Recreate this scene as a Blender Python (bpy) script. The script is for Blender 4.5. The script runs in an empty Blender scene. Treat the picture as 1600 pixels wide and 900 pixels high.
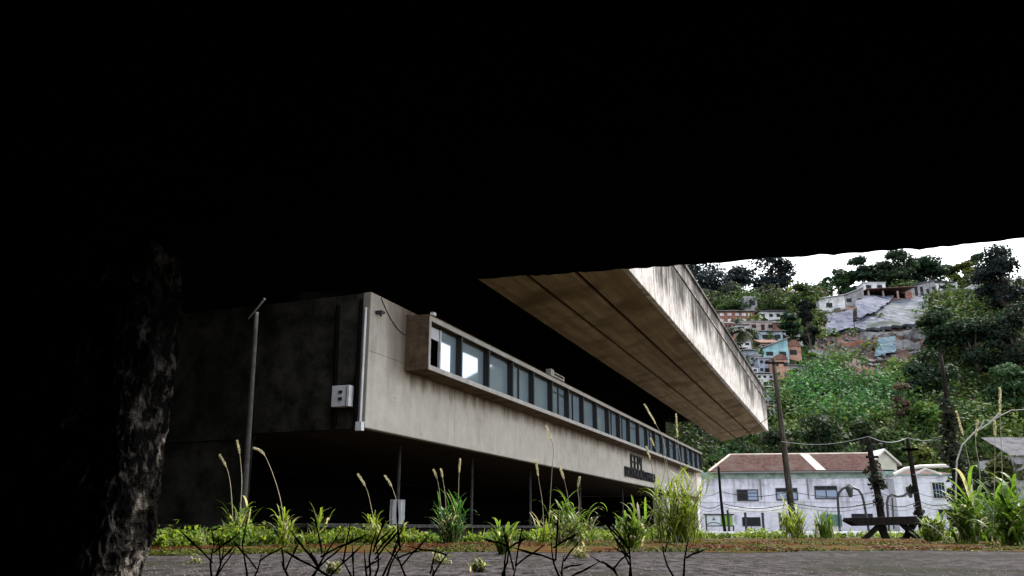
import bpy, math, random
import numpy as np
from mathutils import Vector, Matrix, noise

S = bpy.context.scene
R = math.radians
rng = np.random.default_rng(7)
random.seed(7)

# ------------------------------------------------------------------ camera
CZ = 0.25                                   # eye height above the asphalt
F = 1300.0                                  # focal length in pixels of a 1600 px wide picture
PITCH = math.atan(377 / F)
SP, CP = math.sin(PITCH), math.cos(PITCH)
cam = bpy.data.cameras.new('camera')
cam.sensor_width = 36
cam.lens = F / 1600 * 36
cam.clip_start = 0.05
cam.clip_end = 3000
co = bpy.data.objects.new('camera', cam)
S.collection.objects.link(co)
co.location = (0, 0, CZ)
co.rotation_euler = (R(90) + PITCH, 0, 0)
S.camera = co

# ------------------------------------------------------------------ sky and sun
SUN_AZ, SUN_EL = 49.0, 50.0                 # degrees right of straight ahead, above the horizon
w = bpy.data.worlds.new('World')
S.world = w
w.use_nodes = True
nt = w.node_tree
bg = nt.nodes['Background']
sky = nt.nodes.new('ShaderNodeTexSky')
sky.sky_type = 'NISHITA'
sky.sun_disc = False
sky.sun_elevation = R(SUN_EL)
sky.sun_rotation = R(SUN_AZ)
sky.dust_density = 3.0
sky.air_density = 1.2
tc = nt.nodes.new('ShaderNodeTexCoord')
mp = nt.nodes.new('ShaderNodeMapping')
mp.inputs['Scale'].default_value = (1, 1, 2.5)
cn = nt.nodes.new('ShaderNodeTexNoise')
cn.inputs['Scale'].default_value = 1.6
cn.inputs['Detail'].default_value = 6
cr = nt.nodes.new('ShaderNodeValToRGB')
cr.color_ramp.elements[0].position = 0.30
cr.color_ramp.elements[0].color = (0.25, 0.25, 0.25, 1)
cr.color_ramp.elements[1].position = 0.62
cr.color_ramp.elements[1].color = (0.9, 0.9, 0.9, 1)
mx = nt.nodes.new('ShaderNodeMixRGB')
mx.inputs[2].default_value = (8.2, 8.4, 8.9, 1)       # thin bright cloud
L = nt.links.new
L(tc.outputs['Generated'], mp.inputs['Vector'])
L(mp.outputs['Vector'], cn.inputs['Vector'])
L(cn.outputs['Fac'], cr.inputs['Fac'])
L(cr.outputs['Color'], mx.inputs[0])
L(sky.outputs[0], mx.inputs[1])
L(mx.outputs[0], bg.inputs['Color'])
bg.inputs['Strength'].default_value = 0.115

sl = bpy.data.lights.new('sun', 'SUN')
sl.energy = 3.2
sl.angle = R(0.6)
sl.color = (1.0, 0.95, 0.87)
so = bpy.data.objects.new('sun', sl)
S.collection.objects.link(so)
sdir = Vector((math.sin(R(SUN_AZ)) * math.cos(R(SUN_EL)), math.cos(R(SUN_AZ)) * math.cos(R(SUN_EL)), math.sin(R(SUN_EL))))
so.rotation_euler = sdir.to_track_quat('Z', 'Y').to_euler()
so.location = (20, 20, 60)

S.view_settings.view_transform = 'Standard'
S.view_settings.look = 'None'
S.view_settings.exposure = 1.72
S.view_settings.gamma = 1
S.view_settings.use_curve_mapping = False
S.render.engine = 'CYCLES'
S.cycles.use_denoising = True
S.cycles.max_bounces = 6
S.cycles.transparent_max_bounces = 6

# ------------------------------------------------------------------ helpers
def ray(x, y):
    u, v = (x - 800) / F, (450 - y) / F
    return Vector((u, CP - v * SP, SP + v * CP))

def at(x, y, Y):
    d = ray(x, y)
    return Vector((d.x / d.y * Y, Y, CZ + d.z / d.y * Y))

def gnd(x, y, z=0.0):
    d = ray(x, y)
    k = (z - CZ) / d.z
    return Vector((d.x * k, d.y * k, z))

def proj(p):
    z = p[2] - CZ
    fw = p[1] * CP + z * SP
    up = -p[1] * SP + z * CP
    return 800 + F * p[0] / fw, 450 - F * up / fw

class MB:
    def __init__(s):
        s.v, s.f = [], []
    def add(s, vs, fs):
        n = len(s.v)
        s.v += [tuple(v) for v in vs]
        s.f += [tuple(n + i for i in f) for f in fs]
        return s
    def box(s, a, b, M=None):
        x0, y0, z0 = a
        x1, y1, z1 = b
        vs = [Vector(p) for p in ((x0, y0, z0), (x1, y0, z0), (x1, y1, z0), (x0, y1, z0), (x0, y0, z1), (x1, y0, z1), (x1, y1, z1), (x0, y1, z1))]
        if M:
            vs = [M @ v for v in vs]
        return s.add(vs, [(0, 3, 2, 1), (4, 5, 6, 7), (0, 1, 5, 4), (1, 2, 6, 5), (2, 3, 7, 6), (3, 0, 4, 7)])
    def tube(s, pts, rad, n=6):
        pts = [Vector(p) for p in pts]
        if not hasattr(rad, '__len__'):
            rad = [rad] * len(pts)
        base = len(s.v)
        for i, p in enumerate(pts):
            t = (pts[min(i + 1, len(pts) - 1)] - pts[max(i - 1, 0)])
            t = t.normalized() if t.length > 1e-9 else Vector((0, 0, 1))
            a = t.cross(Vector((0.13, 0.99, 0.07)))
            if a.length < 1e-3:
                a = t.cross(Vector((1, 0, 0)))
            a.normalize()
            b = t.cross(a)
            for k in range(n):
                q = 2 * math.pi * k / n
                s.v.append(tuple(p + rad[i] * (math.cos(q) * a + math.sin(q) * b)))
        for i in range(len(pts) - 1):
            for k in range(n):
                k2 = (k + 1) % n
                s.f.append((base + i * n + k, base + i * n + k2, base + (i + 1) * n + k2, base + (i + 1) * n + k))
        s.f.append(tuple(base + k for k in reversed(range(n))))
        e = base + (len(pts) - 1) * n
        s.f.append(tuple(e + k for k in range(n)))
        return s
    def prism(s, poly, off):
        off = Vector(off)
        n = len(poly)
        vs = [Vector(p) for p in poly] + [Vector(p) + off for p in poly]
        fs = [tuple(reversed(range(n))), tuple(range(n, 2 * n))]
        fs += [(i, (i + 1) % n, n + (i + 1) % n, n + i) for i in range(n)]
        return s.add(vs, fs)
    def build(s, name, m, parent=None, bevel=0, smooth=False):
        me = bpy.data.meshes.new(name)
        me.from_pydata(s.v, [], s.f)
        me.materials.append(m)
        if smooth:
            me.polygons.foreach_set('use_smooth', [True] * len(me.polygons))
        me.update()
        o = bpy.data.objects.new(name, me)
        S.collection.objects.link(o)
        if parent:
            o.parent = parent
        if bevel:
            b = o.modifiers.new('bevel', 'BEVEL')
            b.width = bevel
            b.segments = 2
            b.limit_method = 'ANGLE'
        return o

def tag(o, label, cat, group=None):
    o['label'] = label
    o['category'] = cat
    if group:
        o['group'] = group
    return o

def thing(name, label, cat, loc=(0, 0, 0), rz=0, group=None):
    o = bpy.data.objects.new(name, None)
    S.collection.objects.link(o)
    o.location = loc
    o.rotation_euler = (0, 0, rz)
    o.empty_display_size = 0.2
    return tag(o, label, cat, group)

def struct(o, kind='structure'):
    o['kind'] = kind
    return o

def copy_tree(o, parent=None):
    c = o.copy()
    S.collection.objects.link(c)
    c.parent = parent
    for ch in o.children:
        copy_tree(ch, c)
    return c

# ------------------------------------------------------------------ materials
def mat(name, col, rough=0.85, spec=0.06):
    m = bpy.data.materials.new(name)
    m.use_nodes = True
    b = m.node_tree.nodes['Principled BSDF']
    b.inputs['Base Color'].default_value = (*col, 1)
    b.inputs['Roughness'].default_value = rough
    b.inputs['Specular IOR Level'].default_value = spec
    return m

def nodes(m):
    return m.node_tree, m.node_tree.nodes['Principled BSDF']

def rough_mat(name, c1, c2, scale=3, rough=0.9, detail=8, stretch=(1, 1, 1), lo=0.35, hi=0.65, bump=0.0, bscale=40, coord='Object', c3=None, s3=0.5):
    m = mat(name, c1, rough)
    t, b = nodes(m)
    N = t.nodes.new
    tcn = N('ShaderNodeTexCoord')
    mpn = N('ShaderNodeMapping')
    mpn.inputs['Scale'].default_value = stretch
    t.links.new(tcn.outputs[coord], mpn.inputs['Vector'])
    n = N('ShaderNodeTexNoise')
    n.inputs['Scale'].default_value = scale
    n.inputs['Detail'].default_value = detail
    n.inputs['Roughness'].default_value = 0.65
    t.links.new(mpn.outputs['Vector'], n.inputs['Vector'])
    r = N('ShaderNodeValToRGB')
    r.color_ramp.elements[0].position = lo
    r.color_ramp.elements[1].position = hi
    r.color_ramp.elements[0].color = (*c1, 1)
    r.color_ramp.elements[1].color = (*c2, 1)
    t.links.new(n.outputs['Fac'], r.inputs['Fac'])
    out = r.outputs['Color']
    if c3:
        n3 = N('ShaderNodeTexNoise')
        n3.inputs['Scale'].default_value = s3
        n3.inputs['Detail'].default_value = 6
        t.links.new(tcn.outputs[coord], n3.inputs['Vector'])
        r3 = N('ShaderNodeValToRGB')
        r3.color_ramp.elements[0].position = 0.48
        r3.color_ramp.elements[1].position = 0.66
        t.links.new(n3.outputs['Fac'], r3.inputs['Fac'])
        mm = N('ShaderNodeMixRGB')
        mm.inputs[2].default_value = (*c3, 1)
        t.links.new(r3.outputs['Color'], mm.inputs[0])
        t.links.new(out, mm.inputs[1])
        out = mm.outputs[0]
    t.links.new(out, b.inputs['Base Color'])
    if bump:
        n2 = N('ShaderNodeTexNoise')
        n2.inputs['Scale'].default_value = bscale
        n2.inputs['Detail'].default_value = 6
        t.links.new(tcn.outputs[coord], n2.inputs['Vector'])
        bp = N('ShaderNodeBump')
        bp.inputs['Strength'].default_value = bump
        bp.inputs['Distance'].default_value = 0.05
        t.links.new(n2.outputs['Fac'], bp.inputs['Height'])
        t.links.new(bp.outputs['Normal'], b.inputs['Normal'])
    return m

def leaf_mat(name, trans=0.35, rough=0.6):
    m = bpy.data.materials.new(name)
    m.use_nodes = True
    t, b = nodes(m)
    N = t.nodes.new
    a = N('ShaderNodeAttribute')
    a.attribute_name = 'tint'
    b.inputs['Roughness'].default_value = rough
    b.inputs['Specular IOR Level'].default_value = 0.10
    t.links.new(a.outputs['Color'], b.inputs['Base Color'])
    tr = N('ShaderNodeBsdfTranslucent')
    g = N('ShaderNodeMixRGB')
    g.blend_type = 'MULTIPLY'
    g.inputs[0].default_value = 1
    g.inputs[2].default_value = (1.15, 1.15, 0.6, 1)
    t.links.new(a.outputs['Color'], g.inputs[1])
    t.links.new(g.outputs[0], tr.inputs['Color'])
    mxs = N('ShaderNodeMixShader')
    mxs.inputs[0].default_value = trans
    t.links.new(b.outputs[0], mxs.inputs[1])
    t.links.new(tr.outputs[0], mxs.inputs[2])
    t.links.new(mxs.outputs[0], t.nodes['Material Output'].inputs['Surface'])
    return m

M_slabshade = rough_mat('shade_black_concrete', (0.002, 0.002, 0.002), (0.004, 0.004, 0.0036), 3, 1.0)  # near-black base colour stands in for deep shade under the slab
M_slabshade.node_tree.nodes['Principled BSDF'].inputs['Specular IOR Level'].default_value = 0.0
M_asphalt = rough_mat('asphalt', (0.013, 0.0115, 0.012), (0.066, 0.059, 0.062), 11, 0.95, detail=12, stretch=(1, 0.30, 1), lo=0.40, hi=0.62, bump=0.4, bscale=40, c3=(0.020, 0.021, 0.015), s3=0.55)
M_soil = rough_mat('soil', (0.035, 0.028, 0.018), (0.075, 0.06, 0.035), 4, 0.95, bump=0.6, bscale=12)
M_moss = rough_mat('moss', (0.062, 0.026, 0.010), (0.050, 0.052, 0.010), 3.6, 0.97, detail=10, stretch=(1, 0.16, 1), lo=0.42, hi=0.60, bump=1.0, bscale=18, c3=(0.020, 0.016, 0.008), s3=2.6)
M_hill = rough_mat('hill_soil', (0.008, 0.013, 0.006), (0.024, 0.026, 0.013), 0.2, 0.95)
M_earth = rough_mat('red_earth', (0.035, 0.023, 0.020), (0.105, 0.066, 0.055), 0.6, 0.95, bump=0.5, bscale=2)
M_street = rough_mat('street_paving', (0.10, 0.10, 0.10), (0.2, 0.19, 0.18), 1.5, 0.9)
M_endwall = rough_mat('shade_dark_concrete', (0.010, 0.0095, 0.0075), (0.056, 0.052, 0.042), 1.3, 0.95, bump=0.3, bscale=20, c3=(0.012, 0.012, 0.010), s3=0.45)  # the end wall's shade is put into this dark mottled colour
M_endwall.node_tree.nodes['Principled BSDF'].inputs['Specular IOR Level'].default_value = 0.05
M_dark = rough_mat('shade_black', (0.004, 0.004, 0.004), (0.008, 0.0075, 0.007), 2, 0.95)  # black base colour paints in the shade of recesses and undercroft
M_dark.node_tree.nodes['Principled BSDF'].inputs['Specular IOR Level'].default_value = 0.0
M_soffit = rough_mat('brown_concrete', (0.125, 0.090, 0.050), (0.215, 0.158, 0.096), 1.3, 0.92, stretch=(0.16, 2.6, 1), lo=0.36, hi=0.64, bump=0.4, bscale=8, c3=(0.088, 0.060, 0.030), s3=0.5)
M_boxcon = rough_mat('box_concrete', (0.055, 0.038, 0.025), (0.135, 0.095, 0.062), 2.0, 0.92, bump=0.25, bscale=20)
M_trim = rough_mat('pale_trim', (0.38, 0.36, 0.33), (0.52, 0.5, 0.47), 3, 0.8)
M_frame = mat('dark_frame', (0.025, 0.026, 0.028), 0.5, 0.3)
M_white = rough_mat('white_paint', (0.55, 0.55, 0.56), (0.75, 0.75, 0.76), 2, 0.7)
M_post = rough_mat('grey_metal', (0.10, 0.10, 0.10), (0.2, 0.2, 0.19), 5, 0.7)
M_dpost = rough_mat('dark_metal', (0.03, 0.03, 0.03), (0.075, 0.072, 0.068), 5, 0.8)  # darker tone of the grey metal
M_wood = rough_mat('weathered_wood', (0.018, 0.015, 0.012), (0.085, 0.075, 0.062), 2.5, 0.9, stretch=(6, 6, 0.6), bump=0.4, bscale=12)
M_darkwood = rough_mat('dark_timber', (0.006, 0.005, 0.005), (0.018, 0.015, 0.013), 3, 0.9, stretch=(4, 4, 0.7))
M_leaf = leaf_mat('foliage', 0.28, 0.7)
M_grass = leaf_mat('grass_blade', 0.45, 0.45)
M_bark = rough_mat('bark', (0.03, 0.025, 0.02), (0.10, 0.085, 0.07), 3, 0.95)
M_twig = mat('dead_stem', (0.012, 0.010, 0.008), 0.9)

# facade: pale board-marked concrete with pits, dirty runs and shade painted under the box
def facade_mat(name, c1, c2, dark, streak, zt, zb, sx=1.0, pos=(0.42, 0.72), tg=0.16, shade_drip=None, mottle=0.0):
    m = rough_mat(name, c1, c2, 1.6, 0.9, lo=0.3, hi=0.72, bump=0.25, bscale=18)
    t, b = nodes(m)
    N = t.nodes.new
    src = b.inputs['Base Color'].links[0].from_socket
    tcn = N('ShaderNodeTexCoord')
    mpn = N('ShaderNodeMapping')
    mpn.inputs['Scale'].default_value = (1.6 * sx, 1.6 * sx, 0.14)
    t.links.new(tcn.outputs['Object'], mpn.inputs['Vector'])
    n = N('ShaderNodeTexNoise')
    n.inputs['Scale'].default_value = 1.0
    n.inputs['Detail'].default_value = 9
    n.inputs['Roughness'].default_value = 0.7
    t.links.new(mpn.outputs['Vector'], n.inputs['Vector'])
    sep = N('ShaderNodeSeparateXYZ')
    t.links.new(tcn.outputs['Object'], sep.inputs[0])
    mr = N('ShaderNodeMapRange')
    mr.inputs['From Min'].default_value = zb
    mr.inputs['From Max'].default_value = zt
    mr.inputs['To Min'].default_value = -tg
    mr.inputs['To Max'].default_value = tg
    t.links.new(sep.outputs['Z'], mr.inputs['Value'])
    ad = N('ShaderNodeMath')
    t.links.new(n.outputs['Fac'], ad.inputs[0])
    t.links.new(mr.outputs['Result'], ad.inputs[1])
    n5 = N('ShaderNodeTexNoise')
    n5.inputs['Scale'].default_value = 0.45
    n5.inputs['Detail'].default_value = 4
    t.links.new(tcn.outputs['Object'], n5.inputs['Vector'])
    ad2 = N('ShaderNodeMath')
    ad2.operation = 'MULTIPLY_ADD'
    ad2.inputs[1].default_value = 0.9
    t.links.new(n5.outputs['Fac'], ad2.inputs[0])
    t.links.new(ad.outputs[0], ad2.inputs[2])
    sb = N('ShaderNodeMath')
    sb.operation = 'SUBTRACT'
    sb.inputs[1].default_value = 0.45
    t.links.new(ad2.outputs[0], sb.inputs[0])
    r = N('ShaderNodeValToRGB')
    r.color_ramp.elements[0].position = pos[0]
    r.color_ramp.elements[1].position = pos[1]
    r.color_ramp.elements[0].color = (0, 0, 0, 1)
    r.color_ramp.elements[1].color = (streak, streak, streak, 1)
    t.links.new(sb.outputs[0], r.inputs['Fac'])
    mm = N('ShaderNodeMixRGB')
    mm.inputs[2].default_value = (*dark, 1)
    t.links.new(r.outputs['Color'], mm.inputs[0])
    t.links.new(src, mm.inputs[1])
    if shade_drip:  # shade below the window box, painted in as brown drip staining
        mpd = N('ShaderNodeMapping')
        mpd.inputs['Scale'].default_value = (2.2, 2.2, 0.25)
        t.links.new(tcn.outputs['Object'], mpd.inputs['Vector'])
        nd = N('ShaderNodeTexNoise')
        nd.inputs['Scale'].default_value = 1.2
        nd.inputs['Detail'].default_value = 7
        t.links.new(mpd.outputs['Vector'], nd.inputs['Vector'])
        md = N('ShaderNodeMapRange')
        md.inputs['From Min'].default_value = shade_drip - 0.75
        md.inputs['From Max'].default_value = shade_drip + 0.05
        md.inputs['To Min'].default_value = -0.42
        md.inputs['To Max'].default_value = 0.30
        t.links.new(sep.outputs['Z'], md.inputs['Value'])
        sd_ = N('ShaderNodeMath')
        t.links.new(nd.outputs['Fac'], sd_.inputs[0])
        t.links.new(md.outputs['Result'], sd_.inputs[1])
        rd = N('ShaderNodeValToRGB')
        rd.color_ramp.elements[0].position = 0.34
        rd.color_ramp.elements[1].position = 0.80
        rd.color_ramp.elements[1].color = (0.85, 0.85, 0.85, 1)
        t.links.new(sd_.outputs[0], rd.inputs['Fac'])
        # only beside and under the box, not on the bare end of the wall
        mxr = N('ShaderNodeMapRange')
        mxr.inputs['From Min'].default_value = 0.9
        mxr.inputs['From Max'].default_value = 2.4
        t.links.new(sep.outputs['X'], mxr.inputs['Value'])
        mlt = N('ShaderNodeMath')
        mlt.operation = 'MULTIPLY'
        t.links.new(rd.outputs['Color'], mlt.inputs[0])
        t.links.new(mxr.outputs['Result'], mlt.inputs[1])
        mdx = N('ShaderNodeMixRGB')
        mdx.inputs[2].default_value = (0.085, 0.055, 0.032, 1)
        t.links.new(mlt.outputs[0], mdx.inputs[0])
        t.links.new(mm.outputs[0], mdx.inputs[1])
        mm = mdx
    # small form-tie holes and pits
    v = N('ShaderNodeTexVoronoi')
    v.inputs['Scale'].default_value = 2.2
    t.links.new(tcn.outputs['Object'], v.inputs['Vector'])
    r2 = N('ShaderNodeValToRGB')
    r2.color_ramp.elements[0].position = 0.05
    r2.color_ramp.elements[1].position = 0.075
    r2.color_ramp.elements[0].color = (0.5, 0.48, 0.45, 1)
    r2.color_ramp.elements[1].color = (1, 1, 1, 1)
    t.links.new(v.outputs['Distance'], r2.inputs['Fac'])
    cx = N('ShaderNodeCombineXYZ')
    t.links.new(sep.outputs['X'], cx.inputs['X'])
    t.links.new(sep.outputs['Z'], cx.inputs['Y'])
    bk = N('ShaderNodeTexBrick')
    bk.offset = 0.0
    bk.inputs['Scale'].default_value = 1.0
    bk.inputs['Brick Width'].default_value = 5.45
    bk.inputs['Row Height'].default_value = 2.43
    bk.inputs['Mortar Size'].default_value = 0.016
    bk.inputs['Mortar Smooth'].default_value = 0.6
    bk.inputs['Color1'].default_value = (1, 1, 1, 1)
    bk.inputs['Color2'].default_value = (0.86, 0.86, 0.86, 1)
    bk.inputs['Mortar'].default_value = (0.42, 0.40, 0.37, 1)
    t.links.new(cx.outputs[0], bk.inputs['Vector'])
    mj = N('ShaderNodeMixRGB')
    mj.blend_type = 'MULTIPLY'
    mj.inputs[0].default_value = 0.8
    t.links.new(mm.outputs[0], mj.inputs[1])
    t.links.new(bk.outputs['Color'], mj.inputs[2])
    mm = mj
    if mottle:
        mpm = N('ShaderNodeMapping')
        mpm.inputs['Scale'].default_value = (2.4, 2.4, 0.9)
        t.links.new(tcn.outputs['Object'], mpm.inputs['Vector'])
        nm = N('ShaderNodeTexNoise')
        nm.inputs['Scale'].default_value = 1.3
        nm.inputs['Detail'].default_value = 12
        nm.inputs['Roughness'].default_value = 0.75
        t.links.new(mpm.outputs['Vector'], nm.inputs['Vector'])
        rm = N('ShaderNodeValToRGB')
        rm.color_ramp.elements[0].position = 0.36
        rm.color_ramp.elements[0].color = (0.10, 0.09, 0.085, 1)
        rm.color_ramp.elements[1].position = 0.56
        rm.color_ramp.elements[1].color = (1, 1, 1, 1)
        t.links.new(nm.outputs['Fac'], rm.inputs['Fac'])
        mq = N('ShaderNodeMixRGB')
        mq.blend_type = 'MULTIPLY'
        mq.inputs[0].default_value = mottle
        t.links.new(mm.outputs[0], mq.inputs[1])
        t.links.new(rm.outputs['Color'], mq.inputs[2])
        mm = mq
    m2 = N('ShaderNodeMixRGB')
    m2.blend_type = 'MULTIPLY'
    m2.inputs[0].default_value = 1
    t.links.new(mm.outputs[0], m2.inputs[1])
    t.links.new(r2.outputs['Color'], m2.inputs[2])
    t.links.new(m2.outputs[0], b.inputs['Base Color'])
    return m

M_facade = facade_mat('facade_concrete', (0.43, 0.395, 0.345), (0.55, 0.515, 0.455), (0.20, 0.16, 0.12), 0.75, 6.5, 2.6, pos=(0.5, 0.85), shade_drip=4.66, mottle=0.13)
M_fascia = facade_mat('fascia_concrete', (0.42, 0.39, 0.36), (0.60, 0.57, 0.54), (0.028, 0.024, 0.021), 0.95, 11.0, 8.3, 2.6, pos=(0.40, 0.66), tg=0.21, mottle=0.85)
M_coping = facade_mat('coping_concrete', (0.22, 0.20, 0.185), (0.38, 0.35, 0.33), (0.03, 0.027, 0.024), 0.9, 12.2, 10.0, 1.4, pos=(0.36, 0.62), mottle=0.7)

def glass_mat():
    m = mat('window_glass', (0.25, 0.33, 0.39), 0.04, 0.9)
    t, b = nodes(m)
    g = t.nodes.new('ShaderNodeBsdfGlossy')
    g.inputs['Roughness'].default_value = 0.03
    g.inputs['Color'].default_value = (0.66, 0.80, 0.95, 1)
    mxs = t.nodes.new('ShaderNodeMixShader')
    mxs.inputs[0].default_value = 0.27
    t.links.new(b.outputs[0], mxs.inputs[1])
    t.links.new(g.outputs[0], mxs.inputs[2])
    t.links.new(mxs.outputs[0], t.nodes['Material Output'].inputs['Surface'])
    return m
M_glass = glass_mat()
M_blind = mat('blind', (0.55, 0.57, 0.6), 0.8)
M_farpane = mat('far_pane', (0.010, 0.011, 0.015), 0.4, 0.12)
M_bluepane = mat('blue_pane', (0.16, 0.21, 0.30), 0.3, 0.5)
M_wire = mat('wire', (0.03, 0.03, 0.032), 0.6)
M_palewire = mat('pale_wire', (0.25, 0.25, 0.26), 0.6)

# ------------------------------------------------------------------ terrain
PROF = [(95, 0.0), (112, 1.5), (130, 11), (150, 24), (175, 38.5), (200, 50.5), (225, 60.5), (245, 67), (262, 69), (300, 62), (400, 30), (600, -2)]
def sm(a, b, x):
    t = min(1, max(0, (x - a) / (b - a)))
    return t * t * (3 - 2 * t)
def hill_z(X, Y):
    Yb = Y - 0.06 * (X - 60)
    z = float(np.interp(Yb, [p[0] for p in PROF], [p[1] for p in PROF]))
    k = 1 + 0.075 * sm(75, 130, X) - 0.9 * sm(175, 300, X) - 0.35 * sm(40, -120, X)
    n = noise.noise(Vector((X * 0.03, Y * 0.03, 1.7))) * 5 + noise.noise(Vector((X * 0.09, Y * 0.09, 5.1))) * 1.6
    return z * k + n * min(1, max(0, z / 18)) * 0.8

def hill_pt(x, y, default=252):
    d = ray(x, y)
    Y = 96.0
    while Y < 300:
        X = d.x / d.y * Y
        z = CZ + d.z / d.y * Y
        if z < hill_z(X, Y):
            return Vector((X, Y, hill_z(X, Y)))
        Y += 0.5
    X = d.x / d.y * default
    return Vector((X, default, hill_z(X, default)))

# ground: one sheet to the horizon
for m_ in (M_asphalt, M_soil, M_moss, M_hill, M_earth):
    m_.node_tree.nodes['Principled BSDF'].inputs['Specular IOR Level'].default_value = 0.02
g = MB()
g.add([(-1500, -300, -0.012), (1500, -300, -0.012), (1500, 2200, -0.012), (-1500, 2200, -0.012)], [(0, 1, 2, 3)])
struct(g.build('ground', M_soil))

def sheet(name, px, z, m, extra_pts=None):
    """flat sheet on the ground; px = list of world (x, y)"""
    b = MB()
    b.add([(p[0], p[1], z) for p in px], [tuple(range(len(px)))])
    return struct(b.build(name, m))

near_l = [gnd(x, y) for x, y in ((-500, 872), (240, 868), (430, 864), (620, 862), (900, 862), (1150, 862), (1350, 860), (1600, 860), (2400, 860))]
far_l = [gnd(x, y) for x, y in ((-500, 862), (240, 858), (430, 853), (620, 850), (900, 846), (1150, 843), (1350, 841.5), (1600, 841), (2400, 841))]
def wob(pts, amp, seed):
    out = []
    for a, b in zip(pts[:-1], pts[1:]):
        for i in range(14):
            p = a.lerp(b, i / 14)
            k = noise.noise(Vector((p.x * 0.9, p.y * 0.4, seed))) + 0.6 * noise.noise(Vector((p.x * 3, p.y, seed + 3)))
            out.append((p.x, p.y + amp * k))
    out.append((pts[-1].x, pts[-1].y))
    return out
nl = wob(near_l, 0.9, 1.0)
fl = wob(far_l, 0.9, 4.0)
sheet('asphalt_yard', [(-40, 3.0)] + [(40, 3.0)] + list(reversed([(p[0], p[1] + 0.8) for p in nl])), -0.004, M_asphalt)
b = MB()
n = len(nl)
b.add([(p[0], p[1], 0.0) for p in nl] + [(p[0], p[1] + 0.3, 0.0) for p in fl], [(i, i + 1, n + i + 1, n + i) for i in range(n - 1)])
struct(b.build('moss_strip', M_moss))
b = MB().add([(-25, 44, -0.004), (140, 44, -0.004), (140, 90, -0.004), (-25, 90, -0.004)], [(0, 1, 2, 3)])
struct(b.build('street', M_street))
b = MB().box((4, 31.0, -0.05), (60, 31.35, 0.165))
struct(b.build('kerb', M_white, bevel=0.02))

# hillside
xs = np.linspace(-140, 330, 118)
ys = np.linspace(90, 600, 128)
vs = [(x, y, hill_z(x, y) - 0.15) for y in ys for x in xs]
nx = len(xs)
fs = [(j * nx + i, j * nx + i + 1, (j + 1) * nx + i + 1, (j + 1) * nx + i) for j in range(len(ys) - 1) for i in range(nx - 1)]
struct(MB().add(vs, fs).build('hillside', M_hill, smooth=True))

# ------------------------------------------------------------------ overhang the camera looks out from
def edge_pts():
    a = at(1600, 375, 3.535)
    c = at(740, 437, 4.155)
    d = (c - a).normalized()
    return a, d
ea, ed = edge_pts()
ZS = 1.5
root = thing('concrete_overhang', 'shade-black concrete slab with a rough lower edge filling the top', 'overhang', (0, 0, 0))
sb_ = MB()
prof = []
N_ = 900
pa = ea - ed * 14
for i in range(N_ + 1):
    p = pa + ed * (28 * i / N_)
    r1 = noise.noise(Vector((p.x * 7, 1.3, 0))) * 0.012 + noise.noise(Vector((p.x * 26, 4.3, 0))) * 0.008 + noise.noise(Vector((p.x * 2, 7, 0))) * 0.008
    prof.append((p.x, p.y, ZS + r1 * 0.8 - max(0, noise.noise(Vector((p.x * 40, 9, 0)))) * 0.012))
back = Vector((-ed.y, ed.x, 0))
if back.y > 0:
    back = -back
rows = [(0, 0), (0.05, 0.012), (0.15, 0.02), (0.5, 0.02), (14, 0.02)]
base = 0
for d_, dz in rows:
    for (x, y, z) in prof:
        sb_.v.append((x + back.x * d_, y + back.y * d_, (z + dz) if d_ < 0.3 else ZS + 0.03))
nn = N_ + 1
for j in range(len(rows) - 1):
    for i in range(N_):
        sb_.f.append((j * nn + i, j * nn + i + 1, (j + 1) * nn + i + 1, (j + 1) * nn + i))
# front face and top
o0 = len(sb_.v)
for (x, y, z) in prof:
    sb_.v.append((x, y, 2.6))
for i in range(N_):
    sb_.f.append((i + 1, i, o0 + i, o0 + i + 1))
o1 = len(sb_.v)
for (x, y, z) in prof:
    sb_.v.append((x + back.x * 14, y + back.y * 14, 2.6))
for i in range(N_):
    sb_.f.append((o0 + i, o1 + i, o1 + i + 1, o0 + i + 1))
sb_.build('slab', M_slabshade, root)
wl = MB()
wl.box((-11, -9.6, -0.1), (15, -9.2, 1.6))
wl.box((-7.4, -9.2, -0.1), (-7.0, 5.0, 1.53))
wl.box((3.7, -9.2, -0.1), (4.0, 4.3, 1.49))  # out-of-view right wall added to keep light off the pier flank
wl.build('rear_and_blocker_walls', M_slabshade, root)
up = MB()
up.prism([(-16, 8.4, 2.62), (14, 0.95, 2.62), (10.8, -11.5, 2.62), (-19, -4.5, 2.62)], (0, 0, 9.5))
up.build('sky_block_storeys', M_endwall, root)  # unseen storeys added to keep sky light off the end wall
pr_ = MB()
pr_.box((-24, 3.4, 8.1), (-4.4, 24.5, 8.6))
pr_.build('sky_block_roof', M_dark, root)  # unseen roof added to darken the end wall
MB().box((-19.4, 5.5, 0), (-19.0, 30, 8.1)).build('sky_block_wall', M_dark, root)  # unseen wall added at the left as a further light blocker
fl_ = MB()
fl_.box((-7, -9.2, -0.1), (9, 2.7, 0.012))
struct(fl_.build('shaded_floor', M_slabshade))

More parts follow.
